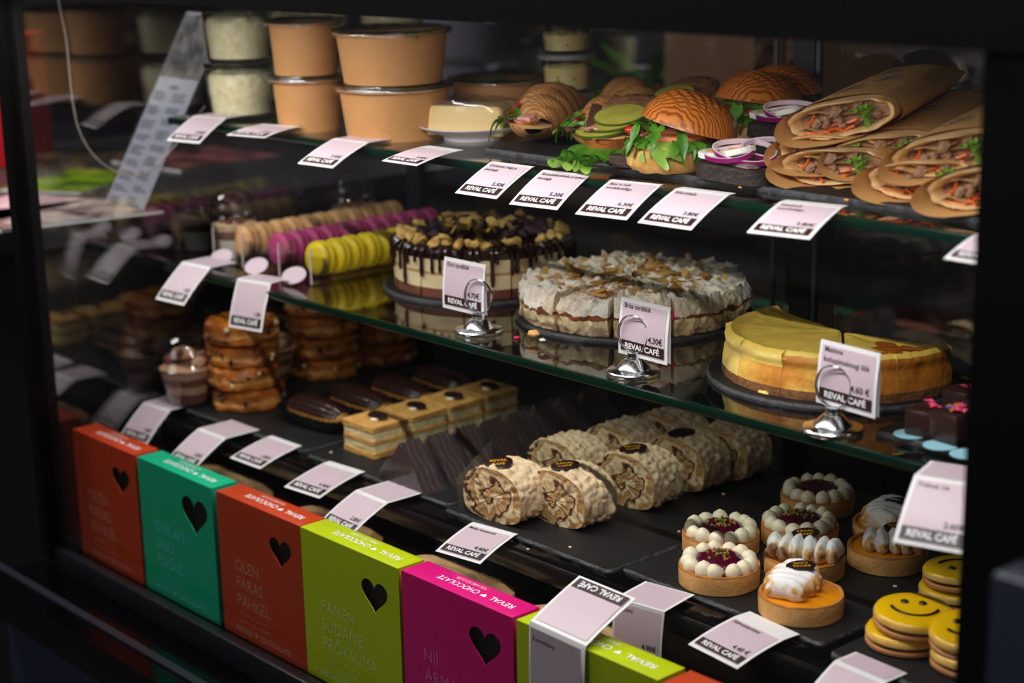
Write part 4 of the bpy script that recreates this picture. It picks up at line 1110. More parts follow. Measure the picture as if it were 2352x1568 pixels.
berme = [G().ball((0, 0, 0), 1, jit=0.25, seed=s_ * 3, nu=9, nv=6).mesh('dark_berry', berry_m) for s_ in range(2)]
random.seed(33)
for k in range(150):
    a = rnd(0, 2 * pi); r = sqrt(rnd(0.02, 1)) * 0.114
    if r > 0.086: o = link('nut', nutme[k % 3], t); s_ = rnd(0.0055, 0.0092); z = CH + 0.002 + rnd(0, 0.006)
    elif r > 0.055: o = link('dark_berry', berme[k % 2], t); s_ = rnd(0.0055, 0.0085); z = CH + 0.004 + rnd(0, 0.006)
    else: o = link('caramel_shard', flakeme, t); s_ = rnd(0.007, 0.012); z = CH + 0.006 + rnd(0, 0.014)
    o.location = (r * cos(a), r * sin(a), z); o.rotation_euler = (rnd(-0.7, 0.7), rnd(-0.7, 0.7), rnd(0, 6.28)); o.scale = (s_, s_, s_)

# ---- meringue layer cake
p = at(1456, 724, ZM)
slate((p.x, p.y, ZM), 0.292, 0, 0, ST, 'round slate under the meringue layer cake', 27, True)
t = thing('meringue_cake', 'crackled meringue layer cake with almond flakes, cut in slices', 'cake', (p.x, p.y, ZM + ST))
Rb = 0.134; BHt = 0.043
def bul(z): return 0.004 * sin(pi * min(1, z)) - 0.004 * max(0, z - 0.85) * 6
a_st = radians(-146)
for k in range(12):
    a0 = a_st + 2 * pi * k / 12; a1 = a0 + 2 * pi / 12 - 0.03
    back = sin((a0 + a1) / 2)
    lift = rnd(-0.002, 0.003)
    q = wedge(Rb, a0, a1, [0, 0.009, 0.020, 0.0235, BHt + lift], [1, 2, 3, 0], 0, [1, 2, 3, 0], 30, 44, k * 3.7, (0.0042, 0.0060), 62, 0.008, None, bul, 0.0020, 0.011).build('cake_slice', [meringue_m, meringue_base, cream_m, caramel_m], t, 50)
    am = (a0 + a1) / 2; q.location = (0.004 * cos(am) + rnd(-0.001, 0.001), 0.004 * sin(am) + rnd(-0.001, 0.001), 0)
almme = G().lathe([(0, 0), (0.92, 0.0), (1, 0.06), (0.92, 0.12), (0, 0.12)], 14, sy=0.62).mesh('almond_flake', almond_m)
for k in range(120):
    a = rnd(0, 2 * pi); r = sqrt(rnd(0.03, 1)) * 0.118
    o = link('almond_flake', almme, t); s_ = rnd(0.0045, 0.0082)
    o.location = (r * cos(a), r * sin(a), BHt + rnd(0.0015, 0.006)); o.rotation_euler = (rnd(-0.5, 0.5), rnd(-0.5, 0.5), rnd(0, 6.28)); o.scale = (s_, s_, s_)
for k in range(20):
    a = rnd(0, 2 * pi); r = rnd(0.02, 0.105); q = G().ball((0, 0, 0), rnd(0.008, 0.015), jit=0.7, seed=k * 3.3, sc=(1.3, 0.8, 0.22), nu=14, nv=8).build('caramel_patch', M('caramel_patch', (186, 122, 54), 0.4, bump=(160, 0.8), var=(60, (226, 176, 110), 0.2)), t)
    q.location = (r * cos(a), r * sin(a), BHt + 0.0006); q.rotation_euler = (0, 0, a * 3)
for (ad, z, s_) in ((-172, 0.022, 0.010), (-168, 0.030, 0.007), (-100, 0.016, 0.006), (-38, 0.023, 0.012), (-30, 0.024, 0.009), (-24, 0.025, 0.006), (-120, 0.031, 0.004)):
    a = radians(ad); q = G().ball((0, 0, 0), s_, jit=0.6, seed=ad, sc=(0.35, 1.2, 0.7), nu=10, nv=7).build('raspberry_spot', jam_pink, t)
    q.location = ((Rb + 0.002) * cos(a), (Rb + 0.002) * sin(a), z); q.rotation_euler = (0, 0, a)
for (px, py, s_, m_, l) in ((1226, 778, .0085, almond_m, 'golden almond flake fallen at the left front of the meringue cake'), (1186, 772, .004, jam_pink, 'pink crumb on the glass left of the meringue cake'), (1246, 790, .004, meringue_m, 'white meringue crumb beside the fallen almond flake')):
    q = at(px, py, ZM + 0.003); tag(place(G().ball((0, 0, s_ * 0.4), s_, jit=0.4, seed=px, sc=(1, 0.8, 0.4)).build('cake_crumb', m_), (q.x, q.y, ZM + (0.0065 if px > 1200 else 0.0))), l, 'crumb')

# ---- baked curd cheesecake
p = at(1930, 861, ZM)
slate((p.x, p.y, ZM), 0.284, 0, 0, ST, 'round slate under the yellow baked cheesecake', 35, True)
t = thing('cheesecake', 'yellow baked cheesecake on a round slate, back slices gone', 'cake', (p.x, p.y, ZM + ST))
Rk = 0.1225; KH = 0.042
def ang_of(px, py):
    q = at(px, py, ZM + ST + KH); return atan2(q.y - p.y, q.x - p.x)
cuts = [ang_of(1793, 714), ang_of(1720, 751), ang_of(1700, 792), ang_of(1763, 832), ang_of(1945, 850), ang_of(2085, 842), ang_of(2168, 798)]
for i in range(1, len(cuts)):
    while cuts[i] < cuts[i - 1]: cuts[i] += 2 * pi
def rimfn(t_, a): return 0.0050 * math.exp(-((t_ - 0.955) / 0.05) ** 2) - 0.0015 * max(0, t_ - 0.985) * 60 + 0.0006 * sin(a * 9)
def bul2(z): return 0.0025 * (1 - z) - 0.0028 * math.exp(-((z - 0.72) / 0.12) ** 2) + 0.001
for k in range(6):
    a0, a1 = cuts[k], cuts[k + 1]
    gap = 0.030 if k == 3 else 0.006
    right = k >= 3
    q = wedge(Rk, a0, a1 - gap, [0, 0.009, 0.030, KH], [2, 4 if k in (2, 3) else 1 if right else 3, 4 if k == 3 else 1 if right else 3], 0, [2, 3, 3], 26, max(20, int((a1 - a0) * 80)), 2.0, (0.0014, 0.0010), 45, 0.003, rimfn, bul2).build('cake_slice', [cc_top, cc_side, cc_base, cc_cut, cc_mid], t, 50)
    am = (a0 + a1) / 2
    if k >= 4: q.location = (0.004, -0.001, 0.0)
for (ad, r, s_) in ((-12, 0.070, 0.010), (-20, 0.088, 0.012), (-8, 0.092, 0.009), (-30, 0.100, 0.008), (-3, 0.106, 0.008)):
    a = radians(ad); G().ball((r * cos(a), r * sin(a), KH + 0.0009), s_, jit=0.5, seed=ad, sc=(1.2, 0.9, 0.06), nu=14, nv=7).build('scorched_patch', scorch_m, t)
for (px, py, l) in ((1753, 905, 'pale cheesecake crumb on the slate in front of the cheesecake'), (2215, 872, 'small crumb at the right end of the cheesecake slate')):
    q = at(px, py, ZM + ST); tag(place(G().ball((0, 0, 0.0018), 0.0036, jit=0.5, seed=px, sc=(1.6, 0.8, 0.6)).build('cake_crumb', cc_cut), (q.x, q.y, ZM + ST)), l, 'crumb')

# ---- macarons in a clear rack
def macaron_proto(nm, col, fill):
    t = thing('macaron', nm, 'macaron', (0, 0, 0), 0, nm + 's in the clear rack')
    m = M('shell_' + nm, col, 0.5, bump=(160, 0.12), sss=0.1); f_ = M('filling_' + nm, fill, 0.5)
    foot = [(0.0, 0.0), (0.0225, 0.0), (0.0243, 0.0006), (0.0246, 0.0022), (0.0238, 0.0032), (0.0244, 0.0042), (0.0232, 0.0066), (0.0195, 0.0092), (0.012, 0.0107), (0, 0.0112)]
    fn = lambda p, a, i: (p[0] * (1 + (0.012 * noise.noise(Vector((p[0] * 700, p[1] * 700, i))) if 1 < i < 5 else 0)), p[1], p[2])
    for s_ in (1, -1):
        q = G().lathe(foot, 36, fn=fn).build('shell', m, t)
        q.rotation_euler = (-pi / 2 * s_ + 0.0, 0, 0); q.location = (0, 0.0018 * s_, 0.0245)
    q = G().lathe([(0, -0.0022), (0.0222, -0.0022), (0.0230, 0), (0.0222, 0.0022), (0, 0.0022)], 32).build('filling', f_, t); q.rotation_euler = (pi / 2, 0, 0); q.location = (0, 0, 0.0245)
    return t
rows = [((548, 596), 'beige macaron', (226, 172, 112), (190, 130, 80), 11), ((624, 617), 'magenta macaron', (170, 44, 104), (120, 24, 70), 11), ((718, 637), 'yellow macaron', (224, 196, 12), (200, 150, 20), 10)]
rack_x = []
y_front = None
for (px, py), nm, col, fl, n in rows:
    q = at(px, py, ZM + 0.004); rack_x.append(q.x)
    y0 = q.y if y_front is None else y_front
    y_front = y0
    pr = macaron_proto(nm, col, fl)
    for k in range(n):
        o = pr if k == 0 else dup(pr, (0, 0, 0))
        o.location = (q.x + rnd(-0.0012, 0.0012), y0 + 0.014 + 0.0268 * k, ZM + 0.0042); o.rotation_euler = (radians(rnd(-5, 2)), 0, rnd(-0.05, 0.05))
        if nm.startswith('yellow') and k >= 8:
            o.location.z += 0.004 * (k - 7); o.rotation_euler.x = radians(-14 * (k - 7))
        w_ = 'front' if k == 0 else 'back' if k == n - 1 else None
        od = ['first', 'second', 'third', 'fourth', 'fifth', 'sixth', 'seventh', 'eighth', 'ninth', 'tenth', 'last'][k if k < n - 1 else 10]
        o['label'] = '%s standing on edge, %s from the front in its row of the clear rack' % (nm, od)
xm = sum(rack_x) / 3
t = thing('macaron_rack', 'clear acrylic rack with round pink labels holding three rows of macarons', 'rack', (xm, y_front, ZM))
wdt = 0.066
rl = 0.31
G().box((0, rl / 2 - 0.01, 0.0018), (rack_x[2] - rack_x[0] + 0.075, rl + 0.02, 0.003)).build('base_plate', acrylic, t)
G().box((0, 0.0035, 0.018), (rack_x[2] - rack_x[0] + 0.070, 0.003, 0.032)).build('front_lip', acrylic, t)
for x in (rack_x[0] - 0.030, (rack_x[0] + rack_x[1]) / 2, (rack_x[1] + rack_x[2]) / 2, rack_x[2] + 0.030):
    q = G().box((x - xm, -0.006, 0.026), (0.0024, 0.030, 0.048)).build('divider', acrylic, t)
    G().box((x - xm, -0.0216, 0.026), (0.0026, 0.0012, 0.048)).build('polished_edge', M('frosted_edge', (190, 170, 170), 0.25), q)
for x, l in zip(rack_x, ('MANGO', 'PUNANE', 'SIDRUN')):
    q = G().lathe([(0, 0.001), (0.0235, 0.001), (0.0235, 0), (0, 0)], 32, sy=0.62).build('round_label', pink_paper, t)
    q.location = (x - xm + 0.002, -0.030, 0.012); q.rotation_euler = (radians(42), 0, radians(2))

# ---- dessert jars with dome lids
def dome_jar(label, loc, s_=1.0):
    t = thing('dessert_jar', label, 'dessert cup', loc, 0, 'clear dessert cups with dome lids')
    G().lathe([(0, 0.001), (0.026, 0.001), (0.0275, 0.003), (0.037, 0.062), (0.0385, 0.0635), (0.0385, 0.065), (0.0360, 0.065), (0.027, 0.004), (0, 0.003)], 40).build('cup_wall', clear_plastic, t)
    lay = [(0.003, 0.032, 'jar_cream', (226, 214, 196)), (0.032, 0.046, 'jar_crumble', (110, 70, 44)), (0.046, 0.053, 'jar_foam', (214, 180, 136))]
    for z0, z1, nm, c in lay:
        r0, r1 = 0.0258 + z0 * 0.155, 0.0258 + z1 * 0.155
        G().lathe([(0, z0), (r0, z0), (r1, z1), (r1 * 0.6, z1 + 0.002), (0, z1 + 0.002)], 32).build('dessert_layer', M(nm, c, 0.6, bump=(200, 0.5)), t)
    for k in range(5):
        a = 1.3 * k; G().ball((0.016 * cos(a), 0.016 * sin(a), 0.057), 0.0055, jit=0.6, seed=k).build('crumble_piece', sponge_brown, t)
    G().lathe([(0.0392, 0.0635), (0.0392, 0.067), (0.0375, 0.069), (0.0375, 0.074), (0.036, 0.085), (0.031, 0.096), (0.022, 0.104), (0.011, 0.108), (0, 0.109)], 44).build('dome_lid', clear_plastic, t, None)
    t.scale = (s_,) * 3
q = at(508, 594, ZM); dome_jar('clear dessert jar with dome lid, left of the beige macarons', (q.x + 0.008, q.y + 0.02, ZM), 0.95)
q = at(655, 522, ZM); dome_jar('clear dessert jar with dome lid, behind the beige macarons', (max(q.x, -2.112), q.y + 0.02, ZM), 0.95)

# ---- truffles on a small slate at the right
slate((-0.790, 1.292 + 0.085, ZM), 0.292, 0.17, -0.015, ST, 'small slate at the right end with chocolate truffles', 41)
truf_m = M('truffle_coating', (52, 30, 26), 0.3, bump=(90, 0.1))
petal_pink = M('pink_petal', (226, 70, 110), 0.5); petal_blue = M('blue_petal', (60, 74, 190), 0.5); gold_m = M('gold_flake', (206, 150, 40), 0.35, 0.3)
blue_label = M('blue_label', (150, 200, 214), 0.45)
pet = G().grid(lambda u, v: ((u - 0.5), (v - 0.5) * sin(pi * (0.1 + 0.8 * u)), 0.3 * sin(u * 3) + 0.3 * (v - 0.5) ** 2), 6, 4)
petp = pet.mesh('pink_petal', petal_pink); petb = pet.mesh('blue_petal', petal_blue); petg = pet.mesh('gold_flake', gold_m)
TR = [(2108, 1002, 0.0265, 'pp', 'chocolate truffle with pink petals, nearest the left of the small slate'), (2172, 1018, 0.030, 'ppgb', 'chocolate truffle with pink, gold and blue petals, at the front'),
      (2192, 955, 0.026, 'p', 'chocolate truffle with pink petals, at the back of the small slate'), (2238, 985, 0.027, 'g', 'chocolate truffle with gold flakes beside the right panel')]
for i, (px, py, s_, deco, l) in enumerate(TR):
    q = at(px, py, ZM + ST)
    t = thing('truffle', l, 'truffle', (q.x, q.y + s_ * 0.4, ZM + ST), radians((8, -6, 5, 0)[i]), 'chocolate truffles')
    G().bbox((0, 0, s_ / 2), (s_ * 1.1, s_ * 1.1, s_), 0.0035).build('coating', truf_m, t)
    for d in deco:
        for k in range(5 if d == 'p' else 3):
            o = link({'p': 'pink_petal', 'b': 'blue_petal', 'g': 'gold_flake'}[d], {'p': petp, 'b': petb, 'g': petg}[d], t)
            e = s_ * 0.3; o.location = (rnd(-e, e) + (e * 0.6 if d == 'p' else -e * 0.4), rnd(-e, e), s_ + 0.0012 + rnd(0, 0.002)); o.rotation_euler = (rnd(-0.4, 0.4), rnd(-0.4, 0.4), rnd(0, 6)); k_ = rnd(0.005, 0.0085); o.scale = (k_, k_ * 0.8, k_)
q = at(2148, 1012, ZM + ST); 
for (px, py, l) in ((2085, 1000, 'round pale blue label under the first truffle'), (2153, 1026, 'round pale blue label under the front truffle'), (2215, 1046, 'round pale blue label beside the right panel')):
    q = at(px, py, ZM + ST)
    t = thing('round_label', l, 'label', (q.x, q.y + 0.004, ZM + ST + 0.0003), 0, 'pale blue labels on the truffle slate')
    G().lathe([(0, 0.0006), (0.0155, 0.0006), (0.0155, 0), (0, 0)], 36).build('label_card', blue_label, t)
q = at(2130, 1020, ZM + ST)

# ================================================================ bottom shelf
tart_m = M('tart_shell', (228, 174, 106), 0.6, bump=(210, 0.5), var=(50, (212, 150, 82), 0.25))
tart_rim = M('tart_rim', (208, 142, 70), 0.55, bump=(180, 0.4), var=(60, (164, 92, 34), 0.25))
dollop_m = M('cream_dollop', (240, 226, 196), 0.42, bump=(240, 0.12), sss=0.15)
jam_m = M('berry_jam', (74, 8, 32), 0.14, bump=(120, 0.5), spec=0.7)
pist_m = M('pistachio', (160, 160, 42), 0.5, var=(160, (112, 120, 24), 0.2)); pist2 = M('nut_crumb', (190, 110, 66), 0.5)
curd_m = M('lemon_curd', (240, 156, 10), 0.16, var=(24, (226, 132, 8), 0.3), sss=0.15, spec=0.6)
gold_ink = M('gold_ink', (206, 150, 20), 0.4)
medal_m = M('chocolate_medallion', (40, 22, 20), 0.3)
def torched():
    m = M('torched_meringue', (246, 240, 236), 0.5, bump=(260, 0.15), sss=0.1); nt = m.node_tree; p = nt.nodes['Principled BSDF']
    at_ = nt.nodes.new('ShaderNodeAttribute'); at_.attribute_name = 'toast'
    r = nt.nodes.new('ShaderNodeValToRGB'); r.color_ramp.elements[0].color = lin((246, 240, 238)); r.color_ramp.elements[1].color = lin((150, 78, 20))
    e = r.color_ramp.elements.new(0.55); e.color = lin((222, 168, 90)); r.color_ramp.elements[0].position = 0.25
    n = nt.nodes.new('ShaderNodeTexNoise'); n.inputs['Scale'].default_value = 150; n.inputs['Detail'].default_value = 4
    tc = nt.nodes.new('ShaderNodeTexCoord'); nt.links.new(tc.outputs['Object'], n.inputs['Vector'])
    a = nt.nodes.new('ShaderNodeMath'); a.operation = 'MULTIPLY_ADD'; a.inputs[1].default_value = 0.5; a.inputs[2].default_value = -0.25
    nt.links.new(n.outputs['Fac'], a.inputs[0]); b = nt.nodes.new('ShaderNodeMath'); b.operation = 'ADD'
    nt.links.new(a.outputs[0], b.inputs[0]); nt.links.new(at_.outputs['Fac'], b.inputs[1])
    nt.links.new(b.outputs[0], r.inputs['Fac']); nt.links.new(r.outputs['Color'], p.inputs['Base Color'])
    return m
torch_m = torched()
RT, HTt = 0.043, 0.0215
def tart_shell(t, seed):
    fn = lambda p, a, i: (p[0] * (1 + 0.012 * noise.noise(Vector((cos(a) * 2.5, sin(a) * 2.5, seed + p[2] * 60)))), p[1] * (1 + 0.012 * noise.noise(Vector((cos(a) * 2.5, sin(a) * 2.5, seed + p[2] * 60)))), p[2] + (0.0010 * noise.noise(Vector((cos(a) * 3, sin(a) * 3, seed))) if p[2] > 0.01 else 0))
    G().lathe([(0, 0.0004), (RT - 0.002, 0.0004), (RT - 0.0006, 0.0012), (RT - 0.0002, HTt * 0.5), (RT, HTt - 0.002), (RT - 0.0006, HTt - 0.0002), (RT - 0.0025, HTt), (RT - 0.0040, HTt - 0.0008), (RT - 0.0046, HTt - 0.004), (0, HTt - 0.006)], 72, [0, 0, 0, 0, 1, 1, 1, 1, 0], fn=fn).build('tart_shell', [tart_m, tart_rim], t)
def medallion(t, loc, rot, s_=1.0, words_=True):
    q = G().lathe([(0, 0), (0.0125 * s_, 0), (0.0135 * s_, 0.0006), (0.0135 * s_, 0.0016), (0.0125 * s_, 0.0022), (0, 0.0022)], 30, sy=0.74).build('chocolate_medallion', medal_m, t)
    q.location = loc; q.rotation_euler = rot
    if words_:
        for k, w_ in enumerate(('REVAL', 'CAFE')):
            o = put_text(G(), w_, 0, (0.0010, -0.0048)[k] * s_, 0.0036 * s_, 'c', 0.02, width=(0.0165, 0.013)[k] * s_, z=0.0025).build('medallion_lettering', gold_ink, t)
            o.location = loc; o.rotation_euler = rot
kissme = []
for s_ in range(3):
    prof = [(0, 0), (0.0084, 0.0002), (0.0106, 0.0028), (0.0110, 0.0060), (0.0104, 0.0094), (0.0088, 0.0124), (0.0060, 0.0146), (0.0028, 0.0160), (0.0008, 0.0168), (0, 0.0170)]
    kissme.append(G().lathe(prof, 22, fn=lambda p, a, i: (p[0] + 0.0010 * (i / 9) ** 2 * (s_ - 1) + 0.0004 * noise.noise(Vector(p) * 160 + Vector((s_, 0, 0))), p[1] + 0.0005 * noise.noise(Vector(p) * 160 + Vector((0, s_, 0))), p[2])).mesh('cream_dollop', dollop_m))
pism = [G().ball((0, 0, 0), 1, jit=0.6, seed=k, nu=6, nv=5, sc=(1.2, .8, .7)).mesh('pistachio_crumb', pist_m if k else pist2) for k in range(2)]
def cream_tart(label, loc, rz, seed, nuts=True):
    random.seed(seed)
    t = thing('cream_tart', label, 'tart', loc, rz, 'berry tarts ringed with cream')
    tart_shell(t, seed)
    jo = seed * 1.7
    G().lathe([(0.030, HTt - 0.004), (0.024, HTt + 0.006), (0.017, HTt + 0.0095), (0.007, HTt + 0.010), (0, HTt + 0.010)], 40, fn=lambda p, a, i: (p[0], p[1], p[2] + 0.0022 * noise.noise(Vector((p[0] * 190 + jo, p[1] * 190, 1))))).build('jam_centre', jam_m, t)
    n = 13
    for k in range(n):
        a = 2 * pi * k / n + rnd(-0.07, 0.07)
        o = link('cream_dollop', kissme[k % 3], t); s_ = rnd(0.74, 0.86)
        o.location = (0.0322 * cos(a), 0.0322 * sin(a), HTt - 0.0042); o.scale = (s_, s_, rnd(0.88, 1.04)); o.rotation_euler = (rnd(-0.12, 0.12), rnd(-0.12, 0.12), rnd(0, 6))
    if nuts:
        for k in range(30):
            a = rnd(0, 6.28); r = sqrt(rnd(0, 1)) * 0.017
            o = link('pistachio_crumb', pism[0 if k % 3 == 0 else 1], t); s_ = rnd(0.0010, 0.0022)
            o.location = (r * cos(a), r * sin(a), HTt + 0.0112 - r * 0.06); o.scale = (s_, s_, s_); o.rotation_euler = (rnd(0, 3), rnd(0, 3), 0)
for i, (px, py, l) in enumerate(((1652, 1336, 'cream-ringed berry tart with pistachios, nearest the front edge'), (1655, 1260, 'cream-ringed berry tart directly behind the front one'), (1836, 1241, 'cream-ringed berry tart right of the second one'), (1877, 1168, 'cream-ringed berry tart at the very back, without much pistachio'))):
    q = at(px, py, ZB); cream_tart(l, (q.x, q.y, ZB), 0.4 * i, 50 + i, i < 3)

def meringue_ribbon(passes, wd, step, r, seed):
    """piped back-and-forth ribbon with toasted ridges; returns geometry and a toast value per vertex"""
    g = G(); tv = []
    for k in range(passes):
        y = step * (k - (passes - 1) / 2); w_ = wd * sqrt(max(0.15, 1 - (2.0 * y / (step * passes + 0.012)) ** 2))
        NU, NV = 34, 18
        def fn(u, v):
            a = 2 * pi * v; s_ = (u - 0.5) * 2
            rr = r * (1 - abs(s_) ** 4 * 0.55) * (1 + 0.10 * noise.noise(Vector((u * 5, cos(a), seed + k))))
            zz = sin(a) * rr
            pk = max(0, sin(a)) ** 3
            x = s_ * w_ / 2 + 0.0012 * noise.noise(Vector((u * 4, k, seed)))
            return (x, y + cos(a) * rr * 0.85 + 0.0014 * sin(u * 5 + k * 2), r * 0.75 + zz * (0.95 + 0.35 * pk) + 0.003 * (1 - abs(s_)) * 1.0)
        b0 = len(g.v)
        g.grid(fn, NU, NV, wv=True)
        g.f.append(tuple(b0 + j for j in range(NV))); g.m.append(0)
        g.f.append(tuple(b0 + (NU - 1) * NV + j for j in range(NV - 1, -1, -1))); g.m.append(0)
        for u in range(NU):
            for v in range(NV):
                a = 2 * pi * v / NV; s_ = abs((u / (NU - 1) - 0.5) * 2)
                e = 0.5 + 0.5 * noise.noise(Vector((u * 0.22, v * 0.5, seed + k * 3)))
                tv.append(max(0, 1.0 * max(0, s_ - 0.5) * 2.0 * e + 1.1 * max(0, -cos(a)) ** 3 * max(0, sin(a) + 0.35) * e + 0.12 * e))
    return g, tv
def lemon_tart(label, loc, rz, seed, mer, med, words_=True):
    random.seed(seed)
    t = thing('lemon_tart', label, 'tart', loc, rz, 'lemon meringue tarts')
    tart_shell(t, seed)
    G().lathe([(RT - 0.0035, HTt - 0.003), (RT - 0.008, HTt - 0.0018), (0.015, HTt - 0.0014), (0, HTt - 0.0014)], 48).build('lemon_curd', curd_m, t)
    (mx, my, mrz, passes, wd, step, r) = mer
    g, tv = meringue_ribbon(passes, wd, step, r, seed)
    o = g.build('meringue_ribbon', torch_m, t, 60)
    at_ = o.data.attributes.new('toast', 'FLOAT', 'POINT'); at_.data.foreach_set('value', tv)
    o.location = (mx, my, HTt - 0.003); o.rotation_euler = (0, 0, mrz)
    medallion(t, (med[0], med[1], HTt + med[2]), med[3], 1.12, words_)
q = at(1839, 1404, ZB); lemon_tart('lemon meringue tart in front, half its orange curd bare', (q.x, q.y, ZB), 0, 3, (-0.013, 0.003, radians(24), 5, 0.056, 0.0135, 0.0104), (-0.012, 0.014, 0.0195, (radians(-4), radians(4), pi + 0.75)))
q = at(1847, 1313, ZB); lemon_tart('lemon meringue tart behind the front one, toasted all along', (q.x, q.y, ZB), 0, 4, (0.003, -0.004, radians(118), 6, 0.050, 0.0125, 0.0106), (-0.004, 0.006, 0.0185, (radians(10), radians(-6), 0.65)))
q = at(2038, 1292, ZB); lemon_tart('lemon meringue tart on the right behind the smiling cookies', (q.x, q.y, ZB), 0, 5, (0.010, -0.003, radians(128), 5, 0.044, 0.0125, 0.0102), (0.006, 0.008, 0.0170, (radians(8), 0, 0.7)))
q = at(2047, 1237, ZB); lemon_tart('lemon meringue tart furthest back on the right', (q.x, q.y, ZB), 0, 6, (-0.006, 0.0, radians(20), 5, 0.056, 0.0132, 0.0104), (-0.002, 0.014, 0.0180, (0, 0, pi + 0.7)), False)

# ---- smiling cookies
cookie_m = M('cookie', (204, 140, 78), 0.6, bump=(190, 0.4), var=(50, (176, 108, 52), 0.25))
icing_m = M('yellow_icing', (232, 184, 6), 0.25, var=(20, (224, 172, 4), 0.3), spec=0.6)
icing_edge = M('icing_edge', (230, 190, 96), 0.45, var=(60, (200, 140, 60), 0.25))
RCk = 0.0385
def smile_cookie(label, loc, rz, rx=0, ry=0):
    t = thing('smiling_cookie', label, 'cookie', loc, rz, 'yellow smiling-face sandwich cookies')
    t.rotation_euler = (rx, ry, rz)
    fn = lambda p, a, i: (p[0] * (1 + 0.012 * noise.noise(Vector((cos(a) * 3, sin(a) * 3, loc[0] * 50)))), p[1] * (1 + 0.012 * noise.noise(Vector((cos(a) * 3, sin(a) * 3, loc[0] * 50)))), p[2])
    G().lathe([(0, 0), (RCk - 0.003, 0), (RCk, 0.002), (RCk, 0.0048), (RCk - 0.002, 0.0062), (0, 0.0064)], 56, fn=fn).build('bottom_cookie', cookie_m, t)
    G().lathe([(0, 0.006), (RCk - 0.004, 0.006), (RCk - 0.003, 0.0072), (RCk - 0.004, 0.0085), (0, 0.0085)], 48).build('chocolate_filling', choc_m, t)
    G().lathe([(0, 0.0082), (RCk - 0.003, 0.0082), (RCk, 0.010), (RCk, 0.013), (RCk - 0.0012, 0.0148), (RCk - 0.003, 0.0152), (0, 0.0154)], 56, [0, 0, 1, 1, 1, 1], fn=fn).build('top_cookie', [cookie_m, icing_edge], t)
    G().lathe([(RCk - 0.0008, 0.0138), (RCk - 0.0016, 0.0158), (RCk - 0.0042, 0.0172), (RCk * 0.6, 0.0176), (0, 0.0177)], 56, fn=fn).build('icing', icing_m, t)
    for s_ in (-1, 1):
        G().ball((0.0085 * s_ - 0.001, 0.012, 0.0178), 0.0042, sc=(1, 0.95, 0.55), nu=14, nv=9).build('chocolate_eye', choc_m, t)
    P = [(0.023 * sin(a), 0.006 - 0.023 * cos(a) * 0.95, 0.0184) for a in [radians(-72 + 144 * k / 18) for k in range(19)]]
    G().tube(P, lambda u: 0.0011 + 0.0006 * abs(u - 0.5) * 2, 8, flat=0.8).build('chocolate_smile', choc_m, t)
def stack_c(px, py, labs, rz, jx=0.004, n=2, tilts=((0, 0),) * 3):
    q = at(px, py, ZB)
    for k in range(n):
        smile_cookie(labs[k], (q.x + jx * k, q.y + 0.003 * k, ZB + 0.0006 + 0.0194 * k), rz + 0.5 * (n - 1 - k) * 2, *tilts[k])
stack_c(2080, 1477, ['lower smiling cookie of the front stack, its face covered', 'upper smiling cookie of the front stack, face towards the glass'], 0.62, 0.006, 2, ((0, 0), (radians(3), radians(2))))
stack_c(2232, 1528, ['lower smiling cookie of the stack cut off by the right panel', 'upper smiling cookie of the stack cut off by the right panel'], 0.9, -0.004, 2, ((0, 0), (radians(6), radians(-4))))
stack_c(2198, 1378, ['lower smiling cookie of the back stack', 'upper smiling cookie of the back stack, face upside down'], pi + 0.5, 0.002, 2, ((0, 0), (radians(2), radians(3))))

# ---- meringue roulade slices
roul_m = M('roulade_crust', (246, 222, 184), 0.8, bump=(110, 0.9), var=(26, (196, 156, 112), 0.25), bumpd=0.003)
def roul_face():
    m = M('roulade_cut', (226, 196, 150), 0.6, bump=(180, 0.7)); nt = m.node_tree; p = nt.nodes['Principled BSDF']
    tc = nt.nodes.new('ShaderNodeTexCoord'); sp = nt.nodes.new('ShaderNodeSeparateXYZ'); nt.links.new(tc.outputs['Object'], sp.inputs[0])
    def mth(op, a, b=None, c_=None):
        n = nt.nodes.new('ShaderNodeMath'); n.operation = op
        for i, x in enumerate((a, b, c_)):
            if x is None: continue
            if isinstance(x, (int, float)): n.inputs[i].default_value = x
            else: nt.links.new(x, n.inputs[i])
        return n.outputs[0]
    nz_ = nt.nodes.new('ShaderNodeTexNoise'); nz_.inputs['Scale'].default_value = 48; nz_.inputs['Detail'].default_value = 5; nt.links.new(tc.outputs['Object'], nz_.inputs['Vector'])
    x = mth('MULTIPLY', sp.outputs['X'], 0.78); z = mth('SUBTRACT', sp.outputs['Z'], 0.031)
    an = mth('DIVIDE', mth('ARCTAN2', z, x), 2 * pi)
    r = mth('SQRT', mth('ADD', mth('MULTIPLY', x, x), mth('MULTIPLY', z, z)))
    ph = mth('ADD', mth('ADD', mth('MULTIPLY', r, 48), an), mth('MULTIPLY', nz_.outputs['Fac'], 2.0))
    fr_ = mth('FRACT', ph)
    rp = nt.nodes.new('ShaderNodeValToRGB'); rp.color_ramp.elements[0].color = lin((74, 34, 18)); rp.color_ramp.elements[1].color = lin((206, 172, 126))
    for pos, c in ((0.14, (96, 46, 22)), (0.22, (216, 184, 136)), (0.45, (236, 212, 168)), (0.60, (176, 128, 74)), (0.80, (190, 146, 92))):
        e = rp.color_ramp.elements.new(pos); e.color = lin(c)
    nt.links.new(fr_, rp.inputs['Fac']); nt.links.new(rp.outputs['Color'], p.inputs['Base Color'])
    return m
roul_cut = roul_face()
